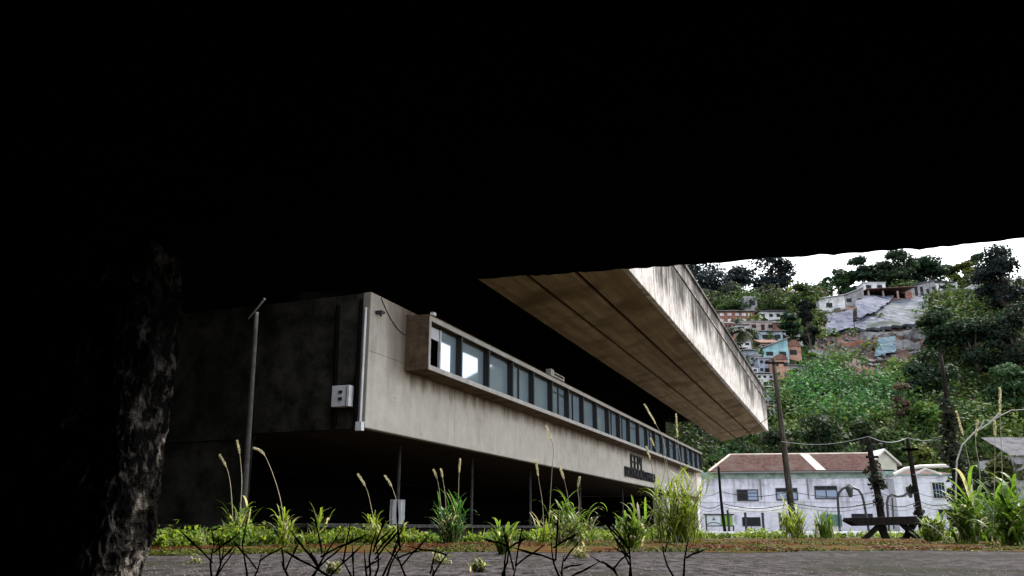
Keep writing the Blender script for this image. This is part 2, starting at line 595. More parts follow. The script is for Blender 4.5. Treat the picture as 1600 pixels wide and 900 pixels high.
# rough pier on the left
def pier():
    rt = thing('rough_pier', 'rough flaking dark pier at the far left with a sunlit strip low on its edge', 'pier', (-2.625, 3.77, 0))
    me = MB()
    nu, nv = 260, 170
    for j in range(nv + 1):
        z = 1.53 * j / nv
        for i in range(nu):
            a = 2 * math.pi * i / nu
            ca, sa = math.cos(a), math.sin(a)
            # rounded rectangle plan
            e = 0.26
            x = 1.0 * math.copysign(abs(ca) ** e, ca)
            y = 0.27 * math.copysign(abs(sa) ** e, sa)
            q = Vector((x, y, z))
            n1 = noise.fractal(q * 2.6 + Vector((3, 1, 2)), 1.0, 2.0, 3) * 0.035
            n2 = noise.noise(Vector((q.x * 15, q.y * 15, q.z * 8))) * 0.020
            n3 = abs(noise.noise(Vector((q.x * 34, q.y * 34, q.z * 18)))) * 0.026
            k = n1 + n2 - n3
            nv_ = Vector((ca, sa * 1.2, 0)).normalized()
            me.v.append((x + nv_.x * k, y + nv_.y * k, z))
    for j in range(nv):
        for i in range(nu):
            i2 = (i + 1) % nu
            me.f.append((j * nu + i, j * nu + i2, (j + 1) * nu + i2, (j + 1) * nu + i))
    m = rough_mat('flaking_bark', (0.008, 0.0075, 0.007), (0.15, 0.135, 0.118), 12, 1.0, stretch=(1, 1, 0.8), lo=0.50, hi=0.66, bump=0.7, bscale=40, c3=(0.006, 0.0055, 0.005), s3=2.2)
    m.node_tree.nodes['Principled BSDF'].inputs['Specular IOR Level'].default_value = 0.0
    me.build('pier_body', m, rt)
pier()

# ------------------------------------------------------------------ the concrete building
A = Vector((-3.85, 21.9, 0))
TH = math.atan2(1.0412, 0.41)
BR = thing('concrete_building', 'long raised concrete building with a ribbon of windows under a huge jutting roof', 'building', A, TH)
BM = Matrix.Translation(A) @ Matrix.Rotation(TH, 4, 'Z')
def bw(s, t, z):                     # building coordinates -> world (s along, t outwards)
    return BM @ Vector((s, -t, z))
LEN = 54.5
ZB, ZT = 2.8, 6.5
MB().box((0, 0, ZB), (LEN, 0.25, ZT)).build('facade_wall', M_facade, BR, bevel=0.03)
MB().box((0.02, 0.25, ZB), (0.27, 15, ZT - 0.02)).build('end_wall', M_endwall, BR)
q = MB().box((0.27, 0.25, ZB + 0.03), (LEN - .1, 15, ZB + 0.3))
q.build('floor_slab', rough_mat('dark_brown', (0.05, 0.032, 0.018), (0.085, 0.058, 0.035), 1.0, 0.95), BR)  # darker brown than the roof soffit
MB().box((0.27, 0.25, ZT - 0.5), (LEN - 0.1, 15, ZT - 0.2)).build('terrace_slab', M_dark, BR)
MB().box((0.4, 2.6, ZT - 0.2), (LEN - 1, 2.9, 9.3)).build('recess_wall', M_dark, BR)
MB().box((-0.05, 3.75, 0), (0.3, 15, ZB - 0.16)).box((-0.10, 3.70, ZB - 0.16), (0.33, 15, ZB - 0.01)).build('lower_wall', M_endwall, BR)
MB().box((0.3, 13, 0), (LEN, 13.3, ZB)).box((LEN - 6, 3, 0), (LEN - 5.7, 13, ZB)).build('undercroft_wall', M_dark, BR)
MB().box((-0.30, 1.0, 0.30), (LEN - 6, 13, 0.40)).box((0.3, 1.6, 0), (LEN - 6, 13, 0.30)).build('platform', M_dpost, BR)
MB().box((LEN - 1.2, 0.26, 0), (LEN - 0.1, 1.2, ZB + .03)).build('end_pillar', M_trim, BR, bevel=0.02)
for s_ in (4.6, 10.2, 16.5, 24, 33):
    MB().tube([(s_, 1.5, 0.35), (s_, 1.5, ZB + 0.03)], 0.06, 10).build('post', M_dpost, BR)

# window box
BX0, NW, SPC, TB = 2.13, 22, 2.2, 0.77
BX1 = BX0 + NW * SPC
zb0, zb1 = 4.66, 6.12
bx = MB()
bx.add([(BX0 - 0.12, -0.0, zb0 - 0.02), (BX1 + .12, -0.0, zb0 - .02), (BX1 + .12, -TB, zb0), (BX0 - .12, -TB, zb0),
        (BX0 - 0.12, -0.0, zb0 + .1), (BX1 + .12, -0.0, zb0 + .1), (BX1 + .12, -TB, zb0 + .1), (BX0 - .12, -TB, zb0 + .1)],
       [(0, 1, 2, 3), (7, 6, 5, 4), (3, 2, 6, 7), (0, 3, 7, 4), (1, 5, 6, 2), (0, 4, 5, 1)])
bx.box((BX0 - 0.12, -TB, zb0 + 0.1), (BX0, 0.0, zb1))
bx.box((BX1, -TB, zb0 + 0.1), (BX1 + 0.12, 0.0, zb1))
bx.box((BX0 - 0.12, -TB, zb1), (BX1 + 0.12, 0.0, zb1 + 0.16))
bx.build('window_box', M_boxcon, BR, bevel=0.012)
tr = MB()
tr.box((BX0 - 0.14, -TB - 0.035, zb0 - 0.02), (BX1 + 0.14, -TB - 0.002, zb0 + 0.12))
tr.box((BX0 - 0.14, -TB - 0.035, zb1 - 0.04), (BX1 + 0.14, -TB - 0.002, zb1 + 0.10))
tr.box((BX0 - 0.14, -TB - 0.035, zb0 + 0.12), (BX0 - 0.06, -TB - 0.002, zb1 - 0.04))
tr.build('box_trim', M_trim, BR)
for i in range(NW):
    x0 = BX0 + i * SPC
    x1 = x0 + SPC
    fr = MB()
    fr.box((x0, -TB + 0.02, zb0 + .1), (x0 + 0.05, -TB + 0.34, zb1))
    fr.box((x1 - 0.05, -TB + 0.02, zb0 + .1), (x1 - 0.002, -TB + 0.34, zb1))
    fr.box((x0 + 0.05, -TB + 0.2, zb1 - 0.09), (x1 - 0.05, -TB + 0.3, zb1))
    fr.box((x0 + 0.05, -TB + 0.2, zb0 + 0.1), (x1 - 0.05, -TB + 0.3, zb0 + 0.15))
    wo = fr.build('window', M_frame, BR)
    ja = (rng.random() - 0.5) * 0.012
    pn = MB()
    zz0, zz1 = zb0 + 0.15, zb1 - 0.09
    if i == 0:
        xm = x0 + 0.95
        MB().box((xm, -TB + 0.17, zz0), (xm + 0.07, -TB + 0.25, zz1)).build('glazing_bar', M_white, wo)
        MB().box((x0 + 0.06, -TB + 0.21, zz1 - 0.35), (xm - 0.02, -TB + 0.22, zz1)).build('blind', M_blind, wo)
        pn.box((xm + 0.07, -TB + 0.215, zz0), (x1 - 0.05, -TB + 0.225, zz1))
        pn.build('pane', M_glass, wo)
        MB().box((x0 + 0.05, -TB + 0.5, zz0), (xm, -TB + 0.51, zz1)).build('open_sash', M_farpane, wo)
    else:
        y0 = -TB + 0.23
        pn.add([(x0 + 0.05, y0 + ja, zz0), (x1 - 0.05, y0 - ja, zz0), (x1 - 0.05, y0 - ja + 0.004, zz1), (x0 + 0.05, y0 + ja + .004, zz1)], [(0, 1, 2, 3)])
        pn.add([(x0 + 0.05, y0 + .02, zz0), (x1 - 0.05, y0 + .02, zz0), (x1 - 0.05, y0 + .02, zz1), (x0 + 0.05, y0 + .02, zz1)], [(3, 2, 1, 0)])
        pn.build('pane', M_glass, wo)
        if i in (3, 5, 6, 9, 10, 13, 17):
            xm = x0 + rng.uniform(0.8, 1.3)
            MB().box((xm, -TB + 0.17, zz0), (xm + 0.06, -TB + 0.22, zz1)).build('glazing_bar', M_frame, wo)
        if i in (5, 11, 16):
            MB().box((x0 + 0.06, -TB + 0.19, zz1 - 0.3), (x1 - 0.06, -TB + 0.205, zz1 - 0.24)).build('transom', M_frame, wo)

# roof
T1 = 5.55
T0 = 1.75
zi, zo = 7.56, 8.27
RS0, RS1 = -0.5, 55.5
sf = MB()
joints = [RS0, 21.0, 38.5, RS1]
strips = [T0, 3.0, 4.28, T1]
G_ = 0.075
for a0, a1 in zip(joints[:-1], joints[1:]):
    for t0, t1 in zip(strips[:-1], strips[1:]):
        ta, tb = t0 + (G_ if t0 > T0 else 0), t1 - (G_ if t1 < T1 else 0.004)
        za, zb_ = zi + (zo - zi) * (ta - T0) / (T1 - T0), zi + (zo - zi) * (tb - T0) / (T1 - T0)
        s0, s1 = a0 + 0.03, a1 - 0.03
        sf.add([(s0, -ta, za), (s1, -ta, za), (s1, -tb, zb_), (s0, -tb, zb_), (s0, -ta, za + .3), (s1, -ta, za + .3), (s1, -tb, zb_ + .3), (s0, -tb, zb_ + .3)],
               [(0, 1, 2, 3), (7, 6, 5, 4), (3, 2, 6, 7), (1, 0, 4, 5), (0, 3, 7, 4), (1, 5, 6, 2)])
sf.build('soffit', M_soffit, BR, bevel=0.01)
rf = MB()
rf.add([(RS0, -T0 - .02, zi + .12), (RS1, -T0 - .02, zi + .12), (RS1, -T1 + .05, zo + .12), (RS0, -T1 + .05, zo + .12), (RS0, -T0 - .02, 10.4), (RS1, -T0 - .02, 10.4), (RS1, -T1 + .05, 10.4), (RS0, -T1 + .05, 10.4)],
       [(0, 1, 2, 3), (7, 6, 5, 4), (3, 2, 6, 7), (1, 0, 4, 5), (0, 3, 7, 4), (1, 5, 6, 2)])
rf.box((RS0, -T0 - 0.01, 9.4), (RS1, 16, 10.39))
rf.build('roof_slab', M_dark, BR)
fa = MB()
for a0, a1 in zip(joints[:-1], joints[1:]):
    fa.box((a0 + 0.05, -T1 - 0.2, zo - 0.01), (a1 - 0.05, -T1, 10.72))
fa.build('fascia', M_fascia, BR, bevel=0.02)
cp_ = MB()
cp_.box((RS0, -T1 + 0.02, 10.4), (RS1 + 1.0, -T1 + 0.5, 12.0))
cp_.box((RS0, -T1 - 0.06, 12.0), (RS1 + 1.2, -T1 + 0.6, 12.18))
cp_.build('parapet', M_coping, BR, bevel=0.02)
rl = MB()
rl.box((RS0, -T1 - 0.12, 11.0), (RS1 + 1, -T1 - 0.04, 11.1))
for k in range(28):
    rl.box((k * 2.0, -T1 - 0.04, 11.02), (k * 2.0 + 0.08, -T1 + 0.02, 11.08))
rl.build('gutter_pipe', M_coping, BR)
# little bits on the wall
MB().tube([(-0.04, 0.12, 2.9), (-0.04, 0.12, 6.05)], 0.035, 8).build('conduit', M_white, BR)
MB().tube([(-0.05, 0.27, 2.9), (-0.05, 0.27, 6.3)], 0.05, 8).tube([(-0.05, 1.0, 6.2), (-0.05, 0.95, 3.9), (-0.05, 0.9, 2.9)], 0.06, 8).build('drain_pipe', M_dark, BR)
MB().box((-0.14, 0.02, 2.72), (-0.0, 0.2, 2.95)).build('pipe_shoe', M_white, BR)
MB().box((0.25, -0.2, 5.95), (0.45, -0.0, 6.02)).box((0.25, -0.2, 5.85), (0.29, -.15, 5.95)).build('bracket', M_frame, BR)
cb = MB()
cb.tube([(0.5 + 1.5 * k / 10, -0.02, 6.45 - 0.75 * (1 - (1 - k / 10) ** 2) ) for k in range(11)], 0.012, 5)
cb.tube([(2.0, -0.03, 6.3), (8, -0.3, 6.36), (16, -0.4, 6.33), (30, -0.4, 6.36), (50, -0.4, 6.36)], 0.03, 5)
cb.build('cable', M_wire, BR)
MB().box((12.55, -TB - 0.12, 6.24), (12.95, -TB + 0.1, 6.5)).box((12.95, -TB - 0.03, 6.30), (14.6, -TB + 0.02, 6.36)).box((12.95, -TB - 0.03, 6.44), (14.6, -TB + 0.02, 6.48)).box((14.5, -TB - 0.03, 6.28), (14.6, -TB + .02, 6.48)).build('lamp_bracket', M_trim, BR)
MB().box((2.2, -TB - 0.03, 6.29), (2.38, -TB + 0.08, 6.38)).build('flood_lamp', M_white, BR)

def text_mesh(body, size, ext, name, m, parent, M):
    cu = bpy.data.curves.new('lettering', 'FONT')
    cu.body = body
    cu.size = size
    cu.extrude = ext
    cu.space_character = 1.05
    to = bpy.data.objects.new('lettering', cu)
    S.collection.objects.link(to)
    dg = bpy.context.evaluated_depsgraph_get()
    me = bpy.data.meshes.new_from_object(to.evaluated_get(dg))
    bpy.data.objects.remove(to)
    me.materials.clear()
    me.materials.append(m)
    me.transform(M)
    o = bpy.data.objects.new(name, me)
    S.collection.objects.link(o)
    o.parent = parent
    return o
M_letter = mat('letter_metal', (0.03, 0.03, 0.034), 0.5)
# which (s, z) the lettering sits at
def fac_sz(x, y, t=0.0):
    d = ray(x, y)
    k = d.x / d.y
    p0, dd = bw(0, t, 0), bw(1, t, 0) - bw(0, t, 0)
    s = (k * p0.y - p0.x) / (dd.x - k * dd.y)
    Y = p0.y + s * dd.y
    return s, CZ + d.z / d.y * Y
s0, z0 = fac_sz(975, 744)
s1, z1 = fac_sz(1022, 752)
RX = Matrix.Rotation(R(90), 4, 'X')
t1_ = text_mesh('ESCOLA ACACIO SAMPAIO', 0.62, 0.04, 'lettering', M_letter, BR, Matrix.Translation((0, 0, 0)))
wid = max(v.co.x for v in t1_.data.vertices)
kx = (s1 - s0) / wid
t1_.data.transform(Matrix.Translation((s0, -0.06, z0)) @ RX @ Matrix.Diagonal((kx, 1.3, 1, 1)))
sA, zA = fac_sz(984, 730)
sB, _ = fac_sz(1004, 735)
t2_ = text_mesh('EEPL', 1.0, 0.04, 'lettering', M_letter, BR, Matrix.Identity(4))
wid = max(v.co.x for v in t2_.data.vertices)
t2_.data.transform(Matrix.Translation((sA, -0.06, zA - .1)) @ RX @ Matrix.Diagonal(((sB - sA) / wid, 1.25, 1, 1)))

# electrical box on the end wall
eb = thing('electrical_box', 'small pale metal box with two square knobs fixed on the dark end wall', 'electrical box', bw(0, -0.66, 3.36), TH)
MB().box((-0.22, -0.27, 0), (0.0, 0.27, 0.56)).build('box_body', M_white, eb, bevel=0.01)
for zz in (0.17, 0.35):
    MB().box((-0.25, -0.06, zz), (-0.22, 0.04, zz + 0.07)).build('knob', M_frame, eb)
MB().box((-0.235, -0.2, 0.03), (-0.222, -0.19, 0.53)).build('door_seam', M_frame, eb)

# leaning lamp pole in front of the end wall
pb = gnd(378, 846)
def leaning_pole(name, label, px_base, px_top, Y, r0, r1, m, cat='pole', z0=None, extra=None, bend=0.0, group=None):
    a = at(*px_base, Y)
    a.z = 0 if z0 is None else z0
    a.x = at(px_base[0], px_base[1], Y).x
    c = at(*px_top, Y)
    o = thing(name, label, cat, a, 0, group)
    pts = []
    for k in range(9):
        f = k / 8
        p = (c - a) * f
        p.x += bend * math.sin(f * math.pi)
        pts.append(p)
    MB().tube(pts, [r0 + (r1 - r0) * k / 8 for k in range(9)], 10).build('shaft', m, o, smooth=True)
    return o, a, c
lp, a_, c_ = leaning_pole('lamp_pole', 'leaning grey pole with a short slanted arm before the dark end wall', (378, 835), (401, 488), 17.5, 0.068, 0.045, rough_mat('pole_grey', (0.05, 0.048, 0.044), (0.10, 0.097, 0.09), 4, 0.8))
top = c_ - a_
MB().tube([top + Vector((-0.17, 0, -0.15)), top + Vector((0.0, -0.05, 0.05)), top + Vector((0.18, -0.1, 0.28))], [0.016, 0.02, 0.028], 8).build('arm', M_post, lp)

# pale panel under the building
pp = thing('ribbed_panel', 'pale ribbed panel standing upright in the dark undercroft', 'panel', bw(4.2, -1.2, 0.4), TH)
q = MB()
for k in range(5):
    q.box((-0.06 * (k % 2), -0.15 + k * 0.09, 0), (0.05, -0.062 + k * 0.09, 0.72))
q.build('panel_sheet', M_white, pp)
for ch in pp.children:
    ch.rotation_euler = (0, 0, R(20))

# ------------------------------------------------------------------ foliage tools
def cloud_arrays(cent, rad, npl, size, tint, tvar=0.18, up=0.35, flat=1.0):
    """leaf quads on the shells of ellipsoids"""
    cent = np.asarray(cent, float)
    rad = np.asarray(rad, float)
    tint = np.asarray(tint, float)
    k = len(cent)
    idx = np.repeat(np.arange(k), npl)
    n = len(idx)
    d = rng.normal(size=(n, 3))
    d /= np.linalg.norm(d, axis=1)[:, None]
    d[:, 2] = np.abs(d[:, 2]) * 1.0 - 0.45 * rng.random(n)
    d /= np.linalg.norm(d, axis=1)[:, None]
    r = 0.55 + 0.62 * rng.random(n) ** 0.8
    p = cent[idx] + d * rad[idx] * r[:, None]
    nr = d + rng.normal(size=(n, 3)) * 0.7
    nr[:, 2] += up
    nr /= np.linalg.norm(nr, axis=1)[:, None]
    a = np.cross(nr, rng.normal(size=(n, 3)))
    a /= np.linalg.norm(a, axis=1)[:, None] + 1e-9
    b = np.cross(nr, a)
    sz = (np.broadcast_to(size, (k,))[idx] if np.ndim(size) else np.full(n, size)) * (0.6 + 0.8 * rng.random(n))
    a = a * sz[:, None]
    b = b * (sz * 0.55)[:, None]
    v = np.stack([p - a, p - b, p + a, p + b], 1).reshape(-1, 3)
    t = tint[idx] * (1 + tvar * rng.normal(size=(n, 1))) * (1 + 0.08 * rng.normal(size=(n, 3)))
    t = np.clip(t, 0.004, 0.9)
    c = np.repeat(np.concatenate([t, np.ones((n, 1))], 1), 4, 0)
    return v, c

def quads_obj(name, v, c, m, parent=None):
    n = len(v) // 4
    me = bpy.data.meshes.new(name)
    me.vertices.add(len(v))
    me.vertices.foreach_set('co', v.astype(np.float32).ravel())
    me.loops.add(n * 4)
    me.loops.foreach_set('vertex_index', np.arange(n * 4, dtype=np.int32))
    me.polygons.add(n)
    me.polygons.foreach_set('loop_start', np.arange(0, n * 4, 4, dtype=np.int32))
    at_ = me.color_attributes.new('tint', 'FLOAT_COLOR', 'POINT')
    at_.data.foreach_set('color', c.astype(np.float32).ravel())
    me.materials.append(m)
    me.update(calc_edges=True)
    me.validate()
    o = bpy.data.objects.new(name, me)
    S.collection.objects.link(o)
    if parent:
        o.parent = parent
    return o

def make_tree(name, label, loc, h, wd, tint, trunk=0.35, lobes=16, npl=170, leaf=0.42, cat='tree', group=None, crown_h=None, spread=1.0):
    o = thing(name, label, cat, loc, rng.random() * 6, group)
    tr_h = h * trunk
    ch = h - tr_h
    m = MB()
    r0 = max(0.06, h * 0.022)
    m.tube([(0, 0, -0.8), (0.02 * h, 0, tr_h * 0.5), (0, 0.02 * h, tr_h), (0.01 * h, 0, tr_h + ch * 0.5)], [r0 * 1.3, r0, r0 * 0.85, r0 * 0.3], 7)
    cs, rs = [], []
    for k in range(lobes):
        a = rng.random() * 6.283
        f = rng.random() ** 0.6
        zf = rng.random()
        env = math.sin(math.pi * (0.18 + 0.72 * zf)) ** 0.7
        rr = wd * 0.5 * env * f * 0.78
        c = (rr * math.cos(a), rr * math.sin(a), tr_h + ch * (0.1 + 0.8 * zf))
        s_ = wd * (0.13 + 0.11 * rng.random()) * spread
        cs.append(c)
        rs.append((s_, s_, s_ * 0.75))
        m.tube([(0, 0, tr_h * (0.6 + 0.4 * rng.random())), (c[0] * 0.5, c[1] * 0.5, c[2] * 0.75 + tr_h * 0.2), c], [r0 * 0.45, r0 * 0.3, r0 * 0.12], 5)
    m.build('trunk', M_bark, o)
    tn = np.array([tint] * lobes) * (1 + 0.22 * rng.normal(size=(lobes, 1)))
    v, c = cloud_arrays(cs, rs, npl, leaf, np.clip(tn, 0.006, 1))
    quads_obj('crown', v, c, M_leaf, o)
    return o

def make_palm(name, label, loc, h, fl_, tint, cat='palm tree', nf=15):
    o = thing(name, label, cat, loc, rng.random() * 6)
    MB().tube([(0, 0, -1), (0.15, 0, h * 0.5), (0.1, 0.1, h)], [h * 0.025, h * 0.018, h * 0.015], 7).build('trunk', M_bark, o)
    vs, cs = [], []
    for k in range(nf):
        a = 6.283 * k / nf + rng.random() * 0.3
        el = rng.uniform(0.0, 1.1)
        dirh = Vector((math.cos(a), math.sin(a), 0))
        side = Vector((-math.sin(a), math.cos(a), 0))
        pts = []
        for i in range(9):
            f = i / 8
            pts.append(Vector((0.1, 0.1, h)) + dirh * fl_ * f * math.cos(el * (1 - f * 0.4)) + Vector((0, 0, fl_ * (math.sin(el) * f - 0.75 * f * f))))
        for i in range(8):
            for sgn in (-1, 1):
                p, q = pts[i], pts[i + 1]
                wl_ = fl_ * 0.22 * math.sin(math.pi * (0.15 + 0.8 * i / 8))
                tip = side * sgn * wl_ + Vector((0, 0, -wl_ * 0.5))
                vs += [p, q, q + tip + (q - p) * 0.6, p + tip * 0.95 + (q - p) * 0.9]
                t = np.array(tint) * (1 + 0.2 * rng.normal())
                cs += [(*np.clip(t, 0.01, 1), 1)] * 4
    quads_obj('fronds', np.array(vs), np.array(cs), M_leaf, o)
    return o

HAZE_DKB = (0.008, 0.014, 0.018)  # shading and blue haze of the hilltop trees put into the tint
DKG = (0.012, 0.028, 0.015)
MDG = (0.024, 0.052, 0.021)
BRG = (0.058, 0.105, 0.020)
YEG = (0.075, 0.088, 0.020)
GRG = (0.034, 0.044, 0.034)

# ------------------------------------------------------------------ hill plants (one mass of undergrowth)
HOUSE_ZONE = []     # pixel rectangles kept clear of undergrowth
def in_poly(x, y, poly):
    c = False
    j = len(poly) - 1
    for i in range(len(poly)):
        if (poly[i][1] > y) != (poly[j][1] > y) and x < (poly[j][0] - poly[i][0]) * (y - poly[i][1]) / (poly[j][1] - poly[i][1]) + poly[i][0]:
            c = not c
        j = i
    return c
SLIDE = [(1286, 486), (1340, 468), (1356, 476), (1452, 466), (1450, 522), (1438, 560), (1375, 590), (1330, 588), (1310, 560), (1262, 556), (1270, 530), (1284, 520)]
FAV = [(1090, 478), (1235, 478), (1250, 530), (1270, 560), (1240, 600), (1180, 610), (1120, 560)]
ROW = [(1278, 460), (1550, 432), (1550, 458), (1440, 470), (1345, 482), (1280, 492)]
KUD = [(1225, 600), (1262, 572), (1330, 590), (1400, 588), (1408, 640), (1330, 660), (1240, 640)]
def undergrowth():
    cs, rs, ts, sz = [], [], [], []
    tries = 0
    while len(cs) < 1900 and tries < 60000:
        tries += 1
        Y = rng.uniform(100, 275)
        X = rng.uniform(0.16, 0.72) * Y
        if rng.random() > (Y / 275) ** 0.5:
            continue
        z = hill_z(X, Y)
        px, py = proj((X, Y, z + 1))
        if px < 1040 or px > 1720 or py > 850:
            continue
        if in_poly(px, py, SLIDE) and rng.random() > 0.10:
            continue
        infav = in_poly(px, py, FAV)
        if infav and rng.random() > 0.10:
            continue
        if in_poly(px, py, ROW) and rng.random() > 0.08:
            continue
        r = 1.0 + 3.6 * rng.random() ** 1.6
        if infav or in_poly(px, py, SLIDE):
            r *= 0.5
        nz = noise.noise(Vector((X * 0.04, Y * 0.04, 3.3)))
        if in_poly(px, py, KUD):
            t = np.array((0.032, 0.080, 0.028)) * (1 + 1.2 * nz) * rng.uniform(0.6, 1.3)
            hgt = 0.8
        else:
            t = np.array((0.037, 0.068, 0.019)) * (0.98 + 1.3 * nz) * rng.uniform(0.6, 1.3)
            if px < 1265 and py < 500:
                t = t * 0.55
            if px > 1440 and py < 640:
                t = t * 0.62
            if rng.random() < 0.17:
                t = np.array((0.075, 0.110, 0.020)) * rng.uniform(0.6, 1.15)
            if rng.random() < 0.02:
                t = np.array((0.06, 0.05, 0.035))
            hgt = rng.uniform(0.7, 1.25)
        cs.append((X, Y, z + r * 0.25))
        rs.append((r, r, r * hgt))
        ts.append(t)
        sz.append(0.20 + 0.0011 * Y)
    for (mx_, my_, mr_) in ((1252, 606, 4.5), (1285, 604, 4.0), (1312, 612, 4.4), (1372, 612, 4.0), (1398, 630, 4.2), (1335, 636, 4.6), (1262, 640, 4), (1228, 616, 3.6),
                             (1500, 480, 5), (1540, 478, 4), (1470, 500, 4), (1560, 640, 4), (1500, 650, 4)):
        p = hill_pt(mx_, my_)
        mb = rng.uniform(0.7, 1.5)
        for q in range(7):
            tt = np.array((0.036, 0.088, 0.030)) * mb * rng.uniform(0.9, 1.1)
            if mx_ > 1440:
                tt = tt * 0.6
            cs.append((p.x + rng.normal() * 1.2, p.y + rng.normal() * 1.2, p.z - 0.5 + rng.normal() * .3))
            rs.append((mr_ * rng.uniform(0.75, 1.05), mr_ * rng.uniform(.75, 1.05), mr_ * rng.uniform(0.55, 0.8)))
            ts.append(tt)
            sz.append(0.27)
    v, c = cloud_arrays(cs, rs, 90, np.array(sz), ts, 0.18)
    o = quads_obj('hillside_undergrowth', v, c, M_leaf)
    tag(o, 'dense green scrub and creeper covering the hillside', 'undergrowth')
    struct(o, 'stuff')
undergrowth()

# trees one can tell apart: (name, label, px x, px y of base, top y, width px, tint, trunk)
def hill_tree(label, x, yb, yt, wpx, tint, trunk=0.3, Yd=None, lobes=18, npl=170, name='broadleaf_tree', cat='tree', leaf=None, spread=1.0):
    if Yd:
        p = at(x, yb, Yd)
        p.z = min(p.z, hill_z(p.x, Yd)) if Yd > 95 else 0
    else:
        p = hill_pt(x, yb)
    h = at(x, yt, p.y).z - p.z
    wd = wpx / F * p.y * 1.02
    return make_tree(name, label, p, h, wd, tint, trunk, lobes, npl, leaf or (0.16 + 0.0014 * p.y), cat, spread=spread)

hill_tree('big blue-black tree at the hilltop left, right beside the streaked roof edge', 1105, 482, 408, 110, HAZE_DKB, 0.1, 268, 30)
hill_tree('dark spreading hilltop tree left of the lattice mast', 1208, 470, 401, 88, HAZE_DKB, 0.12, 262, 26)
hill_tree('greyish pale-leaved tree above the long red brick row house', 1143, 486, 440, 46, GRG, 0.2, 255, 14)
hill_tree('small grey-green tree just left above the red brick row', 1108, 488, 455, 34, GRG, 0.2, 250, 12)
hill_tree('fresh green tree below the lattice mast on the hilltop', 1256, 498, 440, 46, (0.0364, 0.0624, 0.0156), 0.15, None, 18)
hill_tree('tall narrow dark tree between the favela houses and the white hilltop house', 1268, 556, 462, 36, (0.0083, 0.0125, 0.0094), 0.1, None, 20)
hill_tree('dark round bushy tree at the right side of the favela houses', 1236, 528, 488, 36, DKG, 0.1, None, 14)
hill_tree('thin airy tree standing against the white sky above the long wall', 1312, 470, 424, 44, MDG, 0.45, 256, 12, 110)
hill_tree('low hilltop tree just right of the lattice mast', 1285, 472, 440, 44, MDG, 0.2, 262, 14)
hill_tree('dark umbrella-shaped tree on a thin trunk above the small white hut', 1350, 452, 401, 46, DKG, 0.35, 256, 16)
hill_tree('large feathery tree tallest in the middle of the hilltop skyline', 1400, 452, 389, 74, (0.0187, 0.0343, 0.0177), 0.15, 258, 26)
hill_tree('broad tree right of the feathery tree, above the open dark shed', 1456, 448, 405, 64, DKG, 0.15, 260, 20)
hill_tree('yellow-green tree on the skyline near the right', 1513, 450, 410, 44, YEG, 0.2, 256, 16)
hill_tree('pale green tree peeping over behind the yellow-green tree', 1530, 446, 396, 50, MDG, 0.2, 266, 14)
hill_tree('very large dark tree at the right end of the skyline', 1578, 500, 386, 96, (0.0094, 0.0156, 0.0156), 0.12, None, 34)
hill_tree('dark tall tree hanging over the slope at the right frame edge', 1596, 600, 478, 90, (0.0104, 0.0187, 0.0114), 0.1, None, 26)
hill_tree('dark wide tree in the slope under the large skyline tree', 1530, 590, 500, 96, (0.0114, 0.0229, 0.0125), 0.1, None, 26)
hill_tree('dark slope tree right of the bare concrete slope', 1476, 560, 470, 66, (0.0135, 0.0281, 0.0135), 0.1, None, 22)
hill_tree('deep green tree behind the tallest vine-wrapped pole', 1462, 640, 552, 80, (0.0125, 0.0260, 0.0130), 0.1, None, 22)
hill_tree('tree with light green top at the right edge above the pale branch', 1585, 660, 565, 70, MDG, 0.15, None, 18)
hill_tree('bright green round bush right of the dry brown shrub', 1450, 690, 628, 54, BRG, 0.1, None, 16, name='green_bush', cat='bush')
hill_tree('dry brown leafless-looking shrub in the middle of the slope', 1417, 672, 596, 34, (0.0832, 0.0598, 0.0442), 0.12, None, 14, 90, name='dry_shrub', cat='shrub')
hill_tree('dark leafy tree right behind the ridge of the red roof', 1290, 722, 640, 110, (0.0156, 0.0286, 0.0114), 0.1, 112, 30)
hill_tree('dark tree behind the right end of the red roof', 1352, 722, 650, 76, (0.0177, 0.0312, 0.0114), 0.1, 114, 24)
hill_tree('olive tree over the left part of the red roof', 1225, 722, 655, 70, (0.0208, 0.0322, 0.0146), 0.1, 114, 22)
hill_tree('leafy tree filling the gap between roof edge and red roof', 1155, 740, 672, 90, (0.0234, 0.0442, 0.0182), 0.1, 112, 24)
hill_tree('olive green tree behind the small cream gable', 1402, 735, 655, 62, (0.0260, 0.0442, 0.0130), 0.1, 113, 20)
hill_tree('sunny yellow-green bush above the white annex roof', 1455, 742, 692, 74, (0.0624, 0.0780, 0.0156), 0.05, 110, 18, name='green_bush', cat='bush')
hill_tree('leafy bush left of the grey corrugated shed roof', 1540, 742, 655, 80, (0.0312, 0.0572, 0.0146), 0.1, 100, 22, name='green_bush', cat='bush')
hill_tree('olive yellowish bush at the right edge below the shed roof', 1578, 790, 705, 80, (0.0442, 0.0520, 0.0146), 0.05, 80, 20, name='green_bush', cat='bush')
hill_tree('dark hedge-like bush right of the white annex', 1525, 800, 718, 60, (0.0182, 0.0286, 0.0114), 0.05, 72, 18, name='green_bush', cat='bush')
hill_tree('dark hilltop tree between the two blue-black trees on the left', 1160, 476, 412, 60, HAZE_DKB, 0.1, 270, 20)
hill_tree('half-hidden dark tree where the roof parapet meets the hilltop', 1076, 486, 414, 60, HAZE_DKB, 0.1, 272, 18)
hill_tree('bushy dark tree left of the large feathery tree', 1374, 452, 404, 52, (0.013, 0.026, 0.014), 0.08, 262, 18)
hill_tree('bushy tree filling the skyline right of the large feathery tree', 1430, 452, 404, 56, (0.015, 0.029, 0.015), 0.06, 264, 18)
